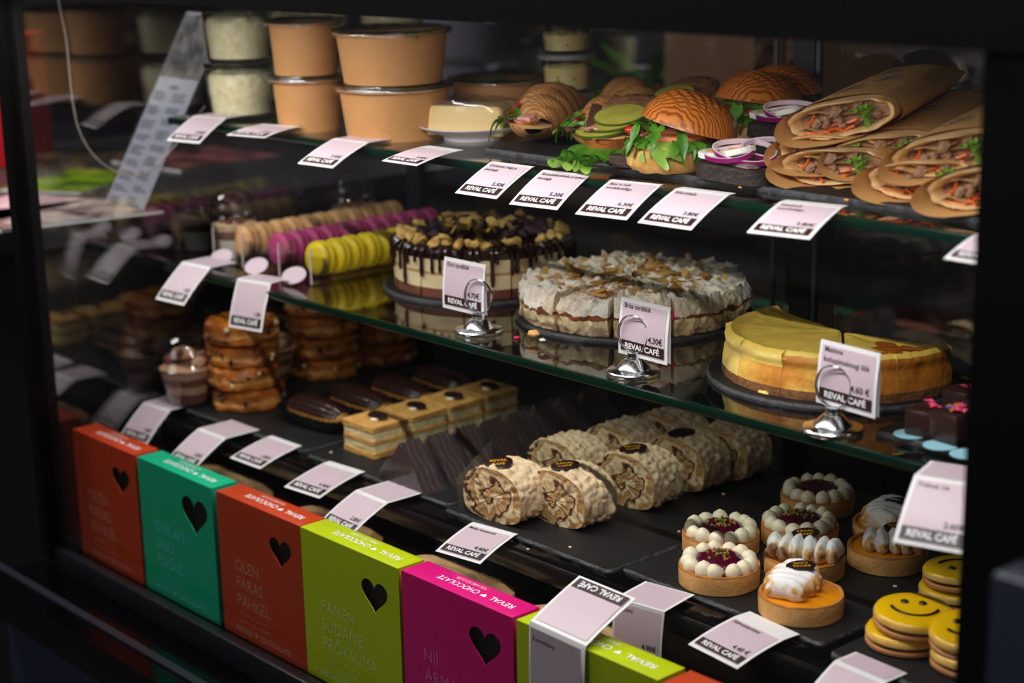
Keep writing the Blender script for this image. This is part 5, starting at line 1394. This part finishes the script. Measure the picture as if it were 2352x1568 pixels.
def roulade_geo(seed, wd=0.094, h=0.064, L=0.054):
    g = G(); NA, NY = 110, 26
    def prof(a):
        c_, s_ = cos(a), sin(a)
        x = wd / 2 * (abs(c_) ** 0.86) * (1 if c_ > 0 else -1)
        z = h * 0.46 + (h * 0.54 * (abs(s_) ** 0.9) if s_ > 0 else -h * 0.46 * (abs(s_) ** 0.5))
        return x, z
    def crag(x, y, z):
        q = Vector((x * 85 + seed, y * 85, z * 85))
        d = noise.voronoi(q)[0]
        return 0.0042 * min(1, (d[1] - d[0]) * 2.2) - 0.0022 + 0.0016 * noise.noise(q * 2.3) + 0.0015 * noise.noise(q * 0.4)
    def fn(u, v):
        a = 2 * pi * u; x, z = prof(a); y = -L / 2 + L * v
        k = crag(x, y, z) * (0.25 if z < 0.004 else 1) * min(1, v * 9 + 0.15) * min(1, (1 - v) * 9 + 0.3)
        r = hypot(x, z - h * 0.45)
        x2 = x * (1 + k / r); z2 = h * 0.45 + (z - h * 0.45) * (1 + k / r)
        return (x2, y + 0.0015 * noise.noise(Vector((x * 90, z * 90, seed + v))), max(0.0002, z2))
    g.grid(fn, NA, NY, 0, wu=True)
    def cap(v0, sgn):
        def f2(u, v):
            x, y, z = fn(u, v0); k = 1 - v
            cx, cz = 0.0, h * 0.45
            return (cx + (x - cx) * k, y - sgn * 0.0 + sgn * 0.0018 * noise.noise(Vector((x * k * 160, z * k * 160, seed))) * (1 if v > 0 else 0), cz + (z - cz) * k)
        return f2
    g2 = G(); g2.grid(cap(0.0, 1), NA, 14, 0, wu=True); g2.grid(cap(1.0, -1), NA, 6, 0, wu=True)
    return g, g2
rme = []
for s_ in range(3):
    a_, b_ = roulade_geo(s_ * 11.0); rme.append((a_.mesh('roulade_crust', roul_m, 60), b_.mesh('cut_face', roul_cut, 60)))
RL = [(1128, 1196, 0, 4, 'roulade slice at the front left with a tilted chocolate medallion', True), (1275, 1205, 1, 2, 'roulade slice at the front, second from the left, medallion on its crown', True),
      (1272, 1128, 2, 0, 'roulade slice behind the two front ones', False), (1432, 1162, 2, 3, 'roulade slice in the second pair with deep cracks on its crust', True),
      (1400, 1092, 0, 2, 'roulade slice half hidden behind the deeply cracked one', False), (1543, 1122, 1, 5, 'roulade slice in the third row with a chocolate curl inside', True),
      (1508, 1062, 0, 0, 'roulade slice at the back, only its top showing', False), (1640, 1096, 2, 6, 'roulade slice furthest right at the back, in shade', False)]
for i, (px, py, k, rz, l, md) in enumerate(RL):
    q = at(px, py, ZB)
    t = thing('roulade_slice', l, 'cake slice', (q.x, q.y + 0.027, ZB), radians(rz), 'meringue roulade slices')
    link('roulade_crust', rme[k][0], t); link('cut_face', rme[k][1], t)
    if md: medallion(t, (-0.004, -0.010 + 0.004 * (i % 2), 0.0655), (radians(16 if i == 0 else 6), radians(-6), 0.7), 1.25, i < 4)
    # clear collar standing round the back and left side of the slice
    if i in (0, 3, 5, 6):
        def col(u, v):
            a = radians(60 + 150 * u); x = 0.053 * cos(a); 
            return (x - 0.002, 0.012 + 0.030 * sin(a) * 0.9, 0.002 + 0.068 * v * (1 - 0.15 * u))
        G().grid(lambda u, v: (-0.0505 - 0.006 * v, -0.030 + 0.062 * u, 0.0 + 0.074 * v * (0.55 + 0.45 * u)), 10, 6).build('plastic_collar', film, t)

# ---- layered cream slices in a row
pastry_m = M('puff_layer', (230, 180, 100), 0.6, bump=(200, 0.7), var=(50, (192, 128, 58), 0.25))
creamfill = M('custard_layer', (238, 220, 170), 0.5, bump=(120, 0.3), var=(70, (214, 186, 124), 0.25))
def cream_slice(label, loc, rz, seed):
    t = thing('cream_slice', label, 'cake slice', loc, rz, 'layered cream slices')
    z = 0.0
    for k, (th, nm, m_, gr) in enumerate(((0.008, 'pastry_layer', pastry_m, 0.0005), (0.0105, 'custard_filling', creamfill, -0.001), (0.006, 'pastry_layer', pastry_m, 0.0004), (0.0105, 'custard_filling', creamfill, -0.001), (0.008, 'pastry_layer', pastry_m, 0.0008))):
        soft_prism([(x * (1 + gr * 20), y * (1 + gr * 20)) for x, y in rounded(0.066, 0.060, 0.003, 2)], z, z + th, 0.0012, 0, 0, 0.0011).build(nm, m_, t); z += th
    q = G().ball((0, 0, 0), 0.0075, sc=(1.0, 0.75, 0.4), nu=14, nv=9).build('cream_dab', dollop_m, t); q.location = (0.008, -0.008, z + 0.002)
    q = G().lathe([(0, 0), (0.013, 0), (0.014, 0.001), (0.013, 0.002), (0, 0.002)], 24, sy=0.62).build('chocolate_disc', medal_m, t); q.location = (0.008, -0.002, z + 0.0048); q.rotation_euler = (radians(14), radians(6), 0.6)
q0 = at(822, 1043, ZB)
for k, l in enumerate(('layered cream slice at the front of its row', 'layered cream slice second in its row', 'layered cream slice third in its row', 'layered cream slice at the back of its row')):
    cream_slice(l, (q0.x - 0.001 * k, q0.y + 0.031 + 0.066 * k, ZB), radians(1), k)
G().grid(lambda u, v: (-0.036 + 0.0 * u, -0.034 + 0.07 * u, 0.040 * v), 6, 4)

# ---- chocolate wedges
wedge_m = M('chocolate_wedge', (62, 34, 30), 0.55, bump=(120, 0.5), var=(24, (36, 20, 20), 0.25))
def choc_wedge(label, loc, rz, seed):
    t = thing('chocolate_wedge', label, 'cake slice', loc, rz, 'upright chocolate wedges')
    g = G(); NY = 14
    def tri(u, v):
        P = [(-0.045, 0.0), (0.0, 0.056), (0.045, 0.0)]
        s_ = u * 3
        i = min(2, int(s_)); f_ = s_ - i
        a, b = P[i], P[(i + 1) % 3]
        x, z = a[0] + (b[0] - a[0]) * f_, a[1] + (b[1] - a[1]) * f_
        y = (v - 0.5) * 0.032
        k = 0.0014 * sin(v * 22 + noise.noise(Vector((x * 60, z * 60, seed))) * 3) * (z > 0.002) + 0.0010 * noise.noise(Vector((x * 150, y * 150, z * 150 + seed)))
        return (x * (1 + k * 12), y, max(0, z * (1 + k * 10)))
    g.grid(tri, 60, NY, 0, wu=True)
    for v0, s_ in ((0.0, 1), (1.0, -1)):
        g.grid(lambda u, v: (lambda p_: (p_[0] * (1 - v), p_[1] + s_ * 0.0015 * noise.noise(Vector((p_[0] * (1 - v) * 120, p_[2] * (1 - v) * 120, seed))), 0.018 + (p_[2] - 0.018) * (1 - v)))(tri(u, v0)), 60, 8, 0, wu=True)
    g.build('wedge_body', wedge_m, t, 50)
    G().add([(-0.049, -0.0185, 0.0005), (0.050, -0.0185, 0.0005), (0.002, -0.0185, 0.0625), (-0.049, 0.0185, 0.0005), (0.050, 0.0185, 0.0005), (0.002, 0.0185, 0.0625)], [(0, 1, 2), (0, 2, 5, 3), (1, 4, 5, 2)]).build('clear_wrapper', film, t)
q0 = at(918, 1118, ZB)
od = ('front', 'second', 'third', 'fourth', 'fifth', 'sixth', 'seventh', 'hindmost')
for k in range(8):
    choc_wedge('dark chocolate wedge in clear film, %s of the row beside the roulades' % od[k], (q0.x + 0.001 * k, q0.y + 0.018 + 0.044 * k, ZB), radians((0, 2, -2, 3, -1, 2, 0, -3)[k]), k * 4.3)

# ---- stacked savoury buns
bunm = M('golden_bun', (206, 118, 34), 0.4, bump=(110, 0.9), var=(30, (108, 50, 14), 0.16), spec=0.5)
bunside = M('bun_side', (222, 158, 78), 0.55, bump=(110, 0.9), var=(34, (150, 80, 28), 0.16))
buntop = M('toasted_cheese', (216, 124, 24), 0.35, bump=(100, 0.7), var=(46, (112, 54, 14), 0.2))
spotm = M('dark_currant', (44, 22, 16), 0.4)
def stuffed_bun(label, loc, rz, seed, top=False):
    random.seed(seed)
    t = thing('stuffed_bun', label, 'bun', loc, rz, 'stacked golden buns')
    R_ = 0.052
    fn = lambda p, a, i: (p[0] * (1 + 0.09 * noise.fractal(Vector((cos(a) * 2, sin(a) * 2, seed + p[2] * 40)), 0.9, 2, 3)), p[1] * (1 + 0.09 * noise.fractal(Vector((cos(a) * 2, sin(a) * 2, seed + p[2] * 40)), 0.9, 2, 3)), p[2] + 0.005 * noise.noise(Vector((p[0] * 60, p[1] * 60, seed))) * (p[2] > 0.004))
    G().lathe([(0, 0), (R_ * 0.95, 0), (R_, 0.002), (R_ * 1.01, 0.009), (R_ * 0.965, 0.0135), (R_ * 1.0, 0.018), (R_ * 0.985, 0.027), (R_ * 0.86, 0.0305), (R_ * 0.5, 0.033), (0, 0.0335)], 56, [0, 0, 0, 1, 1, 0, 0, 2, 2], fn=fn).build('bun_body', [bunm, bunside, buntop if top else bunm], t)
    for k in range(9):
        a = rnd(0, 6.28); z = rnd(0.006, 0.026)
        G().ball((R_ * 1.0 * cos(a), R_ * 1.0 * sin(a), z), rnd(0.0025, 0.0045), jit=0.5, seed=k, nu=8, nv=6).build('currant', spotm if k % 3 else creamfill, t)
    if top:
        for k in range(12):
            a = rnd(0, 6.28); r = rnd(0.005, 0.042)
            G().ball((r * cos(a), r * sin(a), 0.033), rnd(0.004, 0.008), jit=0.6, seed=k * 2, sc=(1.3, 1, 0.5), nu=8, nv=6).build('cheese_lump', buntop, t)
for (px, py, n, nm) in ((566, 926, 4, 'front'), (722, 850, 5, 'middle'), (862, 818, 4, 'back')):
    q = at(px, py, ZB)
    for k in range(n):
        w_ = ('bottom', 'second', 'third', 'fourth', 'top')[k] if k < n - 1 else 'top'
        stuffed_bun('golden stuffed bun, %s of the %s stack' % (w_, nm), (max(q.x, -2.105) + rnd(-0.003, 0.003), min(q.y, 1.63) + rnd(-0.002, 0.004), ZB + (0.0325 if nm == 'front' else 0.0335) * k), rnd(0, 6), k * 3 + px, k == n - 1)

# ---- éclairs in black paper trays
ecl_m = M('choux_pastry', (214, 156, 76), 0.5, bump=(140, 0.5), var=(50, (176, 110, 44), 0.25))
tray_m = M('black_tray', (10, 10, 12), 0.4)
def eclair(label, loc, rz, seed):
    t = thing('eclair', label, 'éclair', loc, rz, 'chocolate éclairs in black trays')
    g = G(); L = 0.118
    def body(u, v):
        s_ = (u - 0.5) * 2; a = 2 * pi * v; r = 0.021 * (1 - abs(s_) ** 5) ** 0.5 * (1 + 0.03 * noise.noise(Vector((u * 5, cos(a) * 2, seed))))
        return (s_ * L / 2, cos(a) * r * 1.12, 0.0175 + sin(a) * r * 0.78)
    g.grid(body, 30, 20, 0, wv=True).build('choux_body', ecl_m, t)
    G().grid(lambda u, v: (lambda p_: (p_[0] * 0.985, p_[1] * 1.05, 0.0175 + (p_[2] - 0.0175) * 1.12 + 0.0012 + 0.0009 * sin(v * 34)))(body(u, 0.02 + 0.46 * v)), 30, 26).build('chocolate_glaze', choc_m, t)
    q = G()
    def tr(u, v):
        a = 2 * pi * u; k = 0.78 + 0.30 * v
        return (0.066 * k * (abs(cos(a)) ** 0.6) * (1 if cos(a) > 0 else -1), 0.032 * k * (abs(sin(a)) ** 0.6) * (1 if sin(a) > 0 else -1), 0.0004 + 0.020 * v * v + 0.0012 * sin(a * 30) * v)
    q.grid(tr, 90, 6, 0, wu=True)
    q.add([tr(k / 90, 0) for k in range(90)], [tuple(range(90))])
    q.build('paper_tray', tray_m, t)
q0 = at(700, 984, ZB)
for k, l in enumerate(('chocolate éclair in a black tray at the front', 'chocolate éclair in a black tray behind the front one', 'chocolate éclair in a black tray, third back', 'chocolate éclair in a black tray at the back')):
    eclair(l, (q0.x - 0.004 + 0.003 * k, q0.y + 0.028 + 0.072 * k, ZB + 0.0003), radians(2 - k), k)

# ---- clear dessert cups at the left end
def dome_cup(label, loc, red=False):
    t = thing('dessert_cup', label, 'dessert cup', loc, 0.2, 'faceted dessert cups')
    def facet(p, a, i): k = 1 - 0.05 * (0.5 - 0.5 * cos(8 * a)); return (p[0] * k, p[1] * k, p[2])
    G().lathe([(0, 0.001), (0.029, 0.001), (0.031, 0.004), (0.044, 0.052), (0.0475, 0.056), (0.0475, 0.058), (0.043, 0.056), (0.030, 0.006), (0, 0.004)], 48, fn=facet).build('cup_wall', clear_plastic, t)
    lay = [(0.005, 0.020, sponge_brown), (0.020, 0.032, M('mousse_layer', (196, 150, 118), 0.5, bump=(120, 0.4))), (0.032, 0.044, sponge_brown), (0.044, 0.056, MATS['mousse_layer'])]
    for z0, z1, m_ in lay:
        r0, r1 = 0.027 + z0 * 0.26, 0.027 + z1 * 0.26
        G().lathe([(0, z0), (r0, z0), (r1, z1), (r1 * 0.6, z1 + 0.002), (0, z1 + 0.002)], 36, fn=lambda p, a, i: (p[0] * 0.97, p[1] * 0.97, p[2] + 0.002 * noise.noise(Vector((p[0] * 100, p[1] * 100, z0))))).build('dessert_layer', m_, t)
    for k in range(9):
        a = 0.7 * k; r = 0.026 if k < 6 else 0.011
        G().ball((r * cos(a), r * sin(a), 0.066 + (0.012 if k >= 6 else 0)), 0.0105, jit=0.5, seed=k, sc=(1, 1, 0.8)).build('cake_cube', sponge_brown if k % 2 else MATS['mousse_layer'], t)
    G().lathe([(0.0485, 0.0565), (0.0485, 0.060), (0.0465, 0.062), (0.045, 0.074), (0.040, 0.089), (0.031, 0.101), (0.018, 0.108), (0.006, 0.110), (0, 0.110)], 48).build('dome_lid', thin('dome_plastic', (253, 253, 254), 1.8, 0.03), t, None)
    G().tube([(0.0485 * cos(a), 0.0485 * sin(a), 0.058) for a in [2 * pi * k / 48 for k in range(48)]], 0.002, 8, closed=True).build('lid_rim', MATS['lid_rim'], t, None)
    if red: G().tube([(0.0490 * cos(a), 0.0490 * sin(a), 0.0585) for a in [2 * pi * k / 40 for k in range(40)]], 0.0012, 6, closed=True).build('red_band', M('red_band', (140, 16, 40), 0.4), t)
q = at(418, 930, ZB); dome_cup('clear dome-lidded dessert cup at the left end of the bottom shelf', (q.x, q.y + 0.014, ZB))
q = at(560, 880, ZB); dome_cup('clear dome-lidded dessert cup behind, with a dark red band', (-2.114, 1.394, ZB), True)

# ---- film-wrapped sandwiches lying low behind the chocolate boxes
wr_m = M('wrapped_bread', (206, 170, 118), 0.6, bump=(70, 0.5), var=(22, (130, 84, 56), 0.2)); wr_f = M('wrapped_filling', (110, 44, 40), 0.4, var=(40, (150, 90, 60), 0.2))
for k, (x, l) in enumerate(((-1.93, 'left of the lime box'), (-1.69, 'behind the third chocolate box'), (-1.45, 'behind the lime chocolate box'), (-1.24, 'behind the pink chocolate box'))):
    for j in range(2):
        z = 0.5542 + 0.074 * j
        t = thing('wrapped_sandwich', 'film-wrapped sandwich, %s of two, %s' % (('lower', 'upper')[j], l), 'sandwich', (x + 0.01 * j, 1.172, z), rnd(-0.06, 0.06), 'film-wrapped sandwiches under the shelf')
        for i, (z0, z1, m_, s_) in enumerate(((0.001, 0.028, wr_m, 1.0), (0.028, 0.040, wr_f, 0.97), (0.040, 0.068, wr_m, 1.0))):
            soft_prism(rounded(0.18 * s_, 0.088 * s_, 0.03), z0, z1, 0.006, 0, 0, 0.003).build(('bread_half', 'filling', 'bread_half')[i], m_, t)
        G().grid(lambda u, v: ((lambda a, b: (0.097 * cos(a) * (abs(cos(b)) ** 0.5) + 0.003 * noise.noise(Vector((a * 3, b * 4, k))), 0.047 * sin(a) * (abs(cos(b)) ** 0.5) + 0.003 * noise.noise(Vector((a * 3, b * 4, k + 5))), 0.035 + 0.0352 * sin(b) + 0.002 * noise.noise(Vector((a * 6, b * 6, k))) * cos(b)))(2 * pi * u, -pi / 2 + pi * v)), 60, 22, wu=True).build('cling_film', film, t)
random.seed(5)
for i, (px, py, s_, l) in enumerate(((1309, 1258, .0022, 'pale crumb on the roulade slate near its front edge'), (1213, 1262, .0018, 'tiny crumb on the roulade slate below the front slice'), (1662, 1136, .0024, 'crumb between roulades and tarts'), (1560, 1222, .002, 'crumb left of the second cream tart'), (2056, 1348, .0022, 'crumb between the lemon tarts and cookies'), (760, 1040, .002, 'crumb in front of the layered cream slices'))):
    q = at(px, py, ZB)
    tag(place(G().ball((0, 0, s_ * 0.45), s_, jit=0.5, seed=px, sc=(1.2, 0.9, 0.55), nu=8, nv=6).build('pastry_crumb', roul_m), (q.x, q.y, ZB)), l, 'crumb')

# ================================================================ outside the case
# counter on the left with the leaning menu, papers and a cable
t = thing('side_counter', 'dark counter left of the display case carrying the menu and papers', 'counter', (-2.635, 1.42, 0.022))
G().bbox((0, 0, 0.978), (0.82, 0.80, 0.034), 0.004).build('counter_top', M('counter_top', (58, 54, 56), 0.3), t)
G().box((0.0, 0.02, 0.47), (0.78, 0.72, 0.98)).build('counter_body', M('counter_body', (12, 11, 13), 0.5), t)
ZC = 1.018
menu = thing('menu_stand', 'clear acrylic stand holding a tall printed menu, leaning beside the case', 'menu stand', (-2.275, 1.258, ZC), radians(-4))
MT = Matrix.Rotation(0, 4, 'Z')
W_, L_ = 0.125, 0.315
tl = radians(60)
up = Vector((0, cos(tl), sin(tl)))
mr = Matrix(((1, 0, 0, 0), (0, up.y, -up.z, 0), (0, up.z, up.y, 0), (0, 0, 0, 1)))
def leaf_obj(name, g, m, dz=0.0, label=None):
    g.v = [(p[0], p[1], p[2] + dz) for p in g.v]; g.xf(mr); return g.build(name, m, menu, label=label)
leaf_obj('printed_sheet', G().box((0, L_ / 2 + 0.004, 0), (W_, L_, 0.0008)), M('menu_paper', (206, 206, 218), 0.5))
leaf_obj('acrylic_front', G().box((0, L_ / 2 + 0.003, 0.0028), (W_ + 0.010, L_ + 0.010, 0.0022)), acrylic)
leaf_obj('acrylic_back', G().box((0, L_ / 2 + 0.003, -0.0028), (W_ + 0.010, L_ + 0.010, 0.0022)), acrylic)
G().box((0, 0.035, 0.0012), (W_ + 0.010, 0.075, 0.0024)).build('acrylic_foot', acrylic, menu)
leaf_obj('menu_photo', G().grid(lambda u, v: (W_ * 0.96 * (u - 0.5), L_ * (0.66 + 0.33 * v) + 0.004, 0.0007), 2, 2), M('menu_photo', (60, 62, 70), 0.5, var=(38, (150, 140, 136), 0.12)), label='dark group photograph printed at the head of the menu')
q = G()
random.seed(12)
put_text(q, 'MENÜÜ', 0, L_ * 0.615, 0.0055, 'c', 0.01, z=0.0008)
leaf_obj('menu_heading', q, dark_ink)
q = G()
for c in range(2):
    y = L_ * 0.585
    while y > L_ * 0.03:
        for k in range(random.choice((2, 3))):
            w_ = W_ * rnd(0.22, 0.36); x = -W_ * 0.44 + c * W_ * 0.47
            q.add([(x, y, 0.0008), (x + w_, y, 0.0008), (x + w_, y + 0.0026, 0.0008), (x, y + 0.0026, 0.0008)], [(0, 1, 2, 3)]); y -= 0.0052
        y -= 0.008
leaf_obj('menu_text_lines', q, M('menu_grey_ink', (120, 120, 132), 0.5)).__setitem__('kind', 'stuff')
def paper(label, x, y, rz, wd, d, c1, c2, h=0.004, z=ZC):
    t = thing('magazine', label, 'magazine', (x, y, z), rz)
    soft_prism(rounded(wd, d, 0.002, 2), 0, h, 0.0008, 0, 0, 0).build('pages', white_paper, t)
    G().grid(lambda u, v: ((u - 0.5) * wd, (v - 0.5) * d, h + 0.0004), 2, 2).build('cover', M('cover_' + str(int(c1[0])) + str(int(c1[2])), c1, 0.35, var=(14, c2, 0.1)), t)
paper('pale pink leaflet at the left rim of the picture on the counter', -2.40, 1.13, 0.3, 0.15, 0.21, (226, 196, 200), (200, 160, 168))
paper('white magazine with a dark photograph under the menu stand', -2.29, 1.17, -0.15, 0.17, 0.24, (70, 52, 48), (200, 180, 176))
paper('lime green brochure behind the leaflets', -2.55, 1.33, 0.5, 0.15, 0.21, (140, 170, 20), (60, 90, 20))
paper('dark pink brochure further back on the counter', -2.62, 1.60, 0.1, 0.20, 0.22, (150, 90, 90), (60, 40, 44))
t = thing('red_box', 'deep red carton at the left rim of the picture', 'box', (-2.86, 1.36, ZC), 0.2)
G().bbox((0, 0, 0.11), (0.14, 0.10, 0.22), 0.003).build('carton_body', M('red_carton', (170, 10, 16), 0.5), t); G().bbox((0, 0, 0.222), (0.144, 0.104, 0.01), 0.002).build('carton_lid', MATS['red_carton'], t)
# thin cable hanging in a loop behind the side pane
P = [(128, -40), (138, 20), (152, 90), (160, 170), (168, 240), (182, 300), (210, 350), (250, 385), (300, 402), (345, 392), (380, 360), (410, 325), (440, 285), (475, 238)]
pts = [atx(px, py, -2.200 - 0.0004 * i) for i, (px, py) in enumerate(P)]
fine = []
for i in range(len(pts) - 1):
    a, b = pts[i], pts[i + 1]; a0 = pts[max(0, i - 1)]; b1 = pts[min(len(pts) - 1, i + 2)]
    for k in range(6):
        u = k / 6
        fine.append(0.5 * ((2 * a) + (b - a0) * u + (2 * a0 - 5 * a + 4 * b - b1) * u * u + (3 * a - a0 - 3 * b + b1) * u ** 3))
g = G().tube(fine, 0.0013, 8)
g.v = [tuple(Vector(p) - Vector((-2.185, 1.2, 1.2))) for p in g.v]
o = g.build('hanging_cable', M('pale_cable', (190, 170, 160), 0.4)); o.location = (-2.185, 1.2, 1.2); tag(o, 'thin pale cable hanging in a loop outside the side pane', 'cable')

# neighbouring dark counter at the right, in front of the case
t = thing('front_cabinet', 'dark navy cabinet block at the lower right corner', 'cabinet', (-0.33, 0.922, 0))
G().bbox((0.0, 0.0, 0.515), (0.465, 0.036, 1.03), 0.004).build('cabinet_body', navy_panel, t)

# dim work area behind the sliding doors
t = thing('back_counter', 'dim steel work counter behind the case', 'counter', (-1.6, 2.55, 0))
G().bbox((0, 0, 0.90), (3.4, 0.6, 0.04), 0.004).build('counter_top', M('steel_top', (34, 34, 38), 0.5), t)
G().box((0, 0.03, 0.44), (3.3, 0.5, 0.88)).build('counter_body', M('counter_dark', (30, 26, 26), 0.6), t)
def pot_plant(label, loc, s_, seed):
    random.seed(seed)
    t = thing('potted_plant', label, 'plant', loc)
    G().lathe([(0, 0), (0.06 * s_, 0), (0.08 * s_, 0.13 * s_), (0.074 * s_, 0.13 * s_), (0.07 * s_, 0.12 * s_), (0, 0.12 * s_)], 28).build('pot', M('clay_pot', (90, 60, 50), 0.7), t)
    for k in range(26):
        a = rnd(0, 6.28); o = frond(rnd(0.10, 0.22) * s_, k, 0.03 * s_, 0.10 * s_).build('leaf', leaf_m, t)
        o.location = (0.02 * cos(a), 0.02 * sin(a), 0.12 * s_); o.rotation_euler = (0, -rnd(0.4, 1.3), a)
q = aty(1390, 230, 2.5); pot_plant('green potted plant on the back counter', (q.x + 0.06, q.y + 0.06, 0.92), 0.9, 3)
pot_plant('leafy potted plant behind the right sliding door', (-0.92, 2.62, 0.92), 1.0, 4)
q = aty(1650, 300, 2.45)
for k, (dx, l) in enumerate(((0, 'brown paper bag standing on the back counter'), (0.24, 'second brown paper bag further right on the back counter'))):
    t = thing('paper_bag', l, 'bag', (q.x + dx, q.y + 0.05 * k, 0.92), 0.3 + 0.4 * k)
    G().add([(-.09, -.05, 0), (.09, -.05, 0), (.09, .05, 0), (-.09, .05, 0), (-.09, -.045, .30), (.09, -.045, .30), (.09, .045, .30), (-.09, .045, .30)], [(3, 2, 1, 0), (0, 1, 5, 4), (1, 2, 6, 5), (2, 3, 7, 6), (3, 0, 4, 7)]).build('bag_body', M('brown_bag', (110, 76, 48), 0.7, bump=(60, 0.2)), t)
    for s_ in (-1, 1): G().tube([(-.03, .045 * s_, .30), (-.03, .045 * s_, .36), (-.01, .045 * s_, .38), (.01, .045 * s_, .38), (.03, .045 * s_, .36), (.03, .045 * s_, .30)], 0.004, 6).build('handle', kraft_rim, t)
q = Vector((-1.40, 2.46, 0))
t = thing('cake_dome', 'glass cake dome on a stand behind the right sliding door', 'cake dome', (q.x, q.y, 0.92))
G().lathe([(0, 0), (0.08, 0), (0.08, 0.01), (0.02, 0.02), (0.02, 0.20), (0.16, 0.21), (0.165, 0.22), (0, 0.22)], 40).build('stand', porcelain, t)
G().lathe([(0.15, 0.221), (0.15, 0.30), (0.13, 0.35), (0.08, 0.38), (0.02, 0.39), (0.02, 0.42), (0, 0.425)], 40).build('glass_dome', clear_plastic, t)
q = Vector((-2.98, 2.5, 0))
for k in range(3):
    t = thing('enamel_pan', ('lower', 'middle', 'top')[k] + ' grey pan of the stack on the back counter', 'pan', (q.x, q.y, 0.92 + 0.10 * k), 0, 'stacked grey pans')
    G().lathe([(0, 0.002), (0.13, 0.002), (0.15, 0.095), (0.16, 0.097), (0.16, 0.1), (0.147, 0.1), (0.127, 0.006), (0, 0.006)], 40).build('pan_body', M('grey_enamel', (120, 116, 126), 0.3), t)
    for s_ in (-1, 1): G().tube([(0.15 * s_, -.03, .08), (0.18 * s_, -.03, .085), (0.18 * s_, .03, .085), (0.15 * s_, .03, .08)], 0.006, 6).build('handle', MATS['grey_enamel'], t)
kl = bpy.data.lights.new('back_fill_light', 'POINT'); kl.energy = 1.2; kl.color = (1, 0.86, 0.78); kl.shadow_soft_size = 0.12  # added unseen point light that dimly fills the area behind the doors
ko = bpy.data.objects.new('back_fill_light', kl); COL.objects.link(ko); ko.location = (-1.2, 2.6, 2.3)
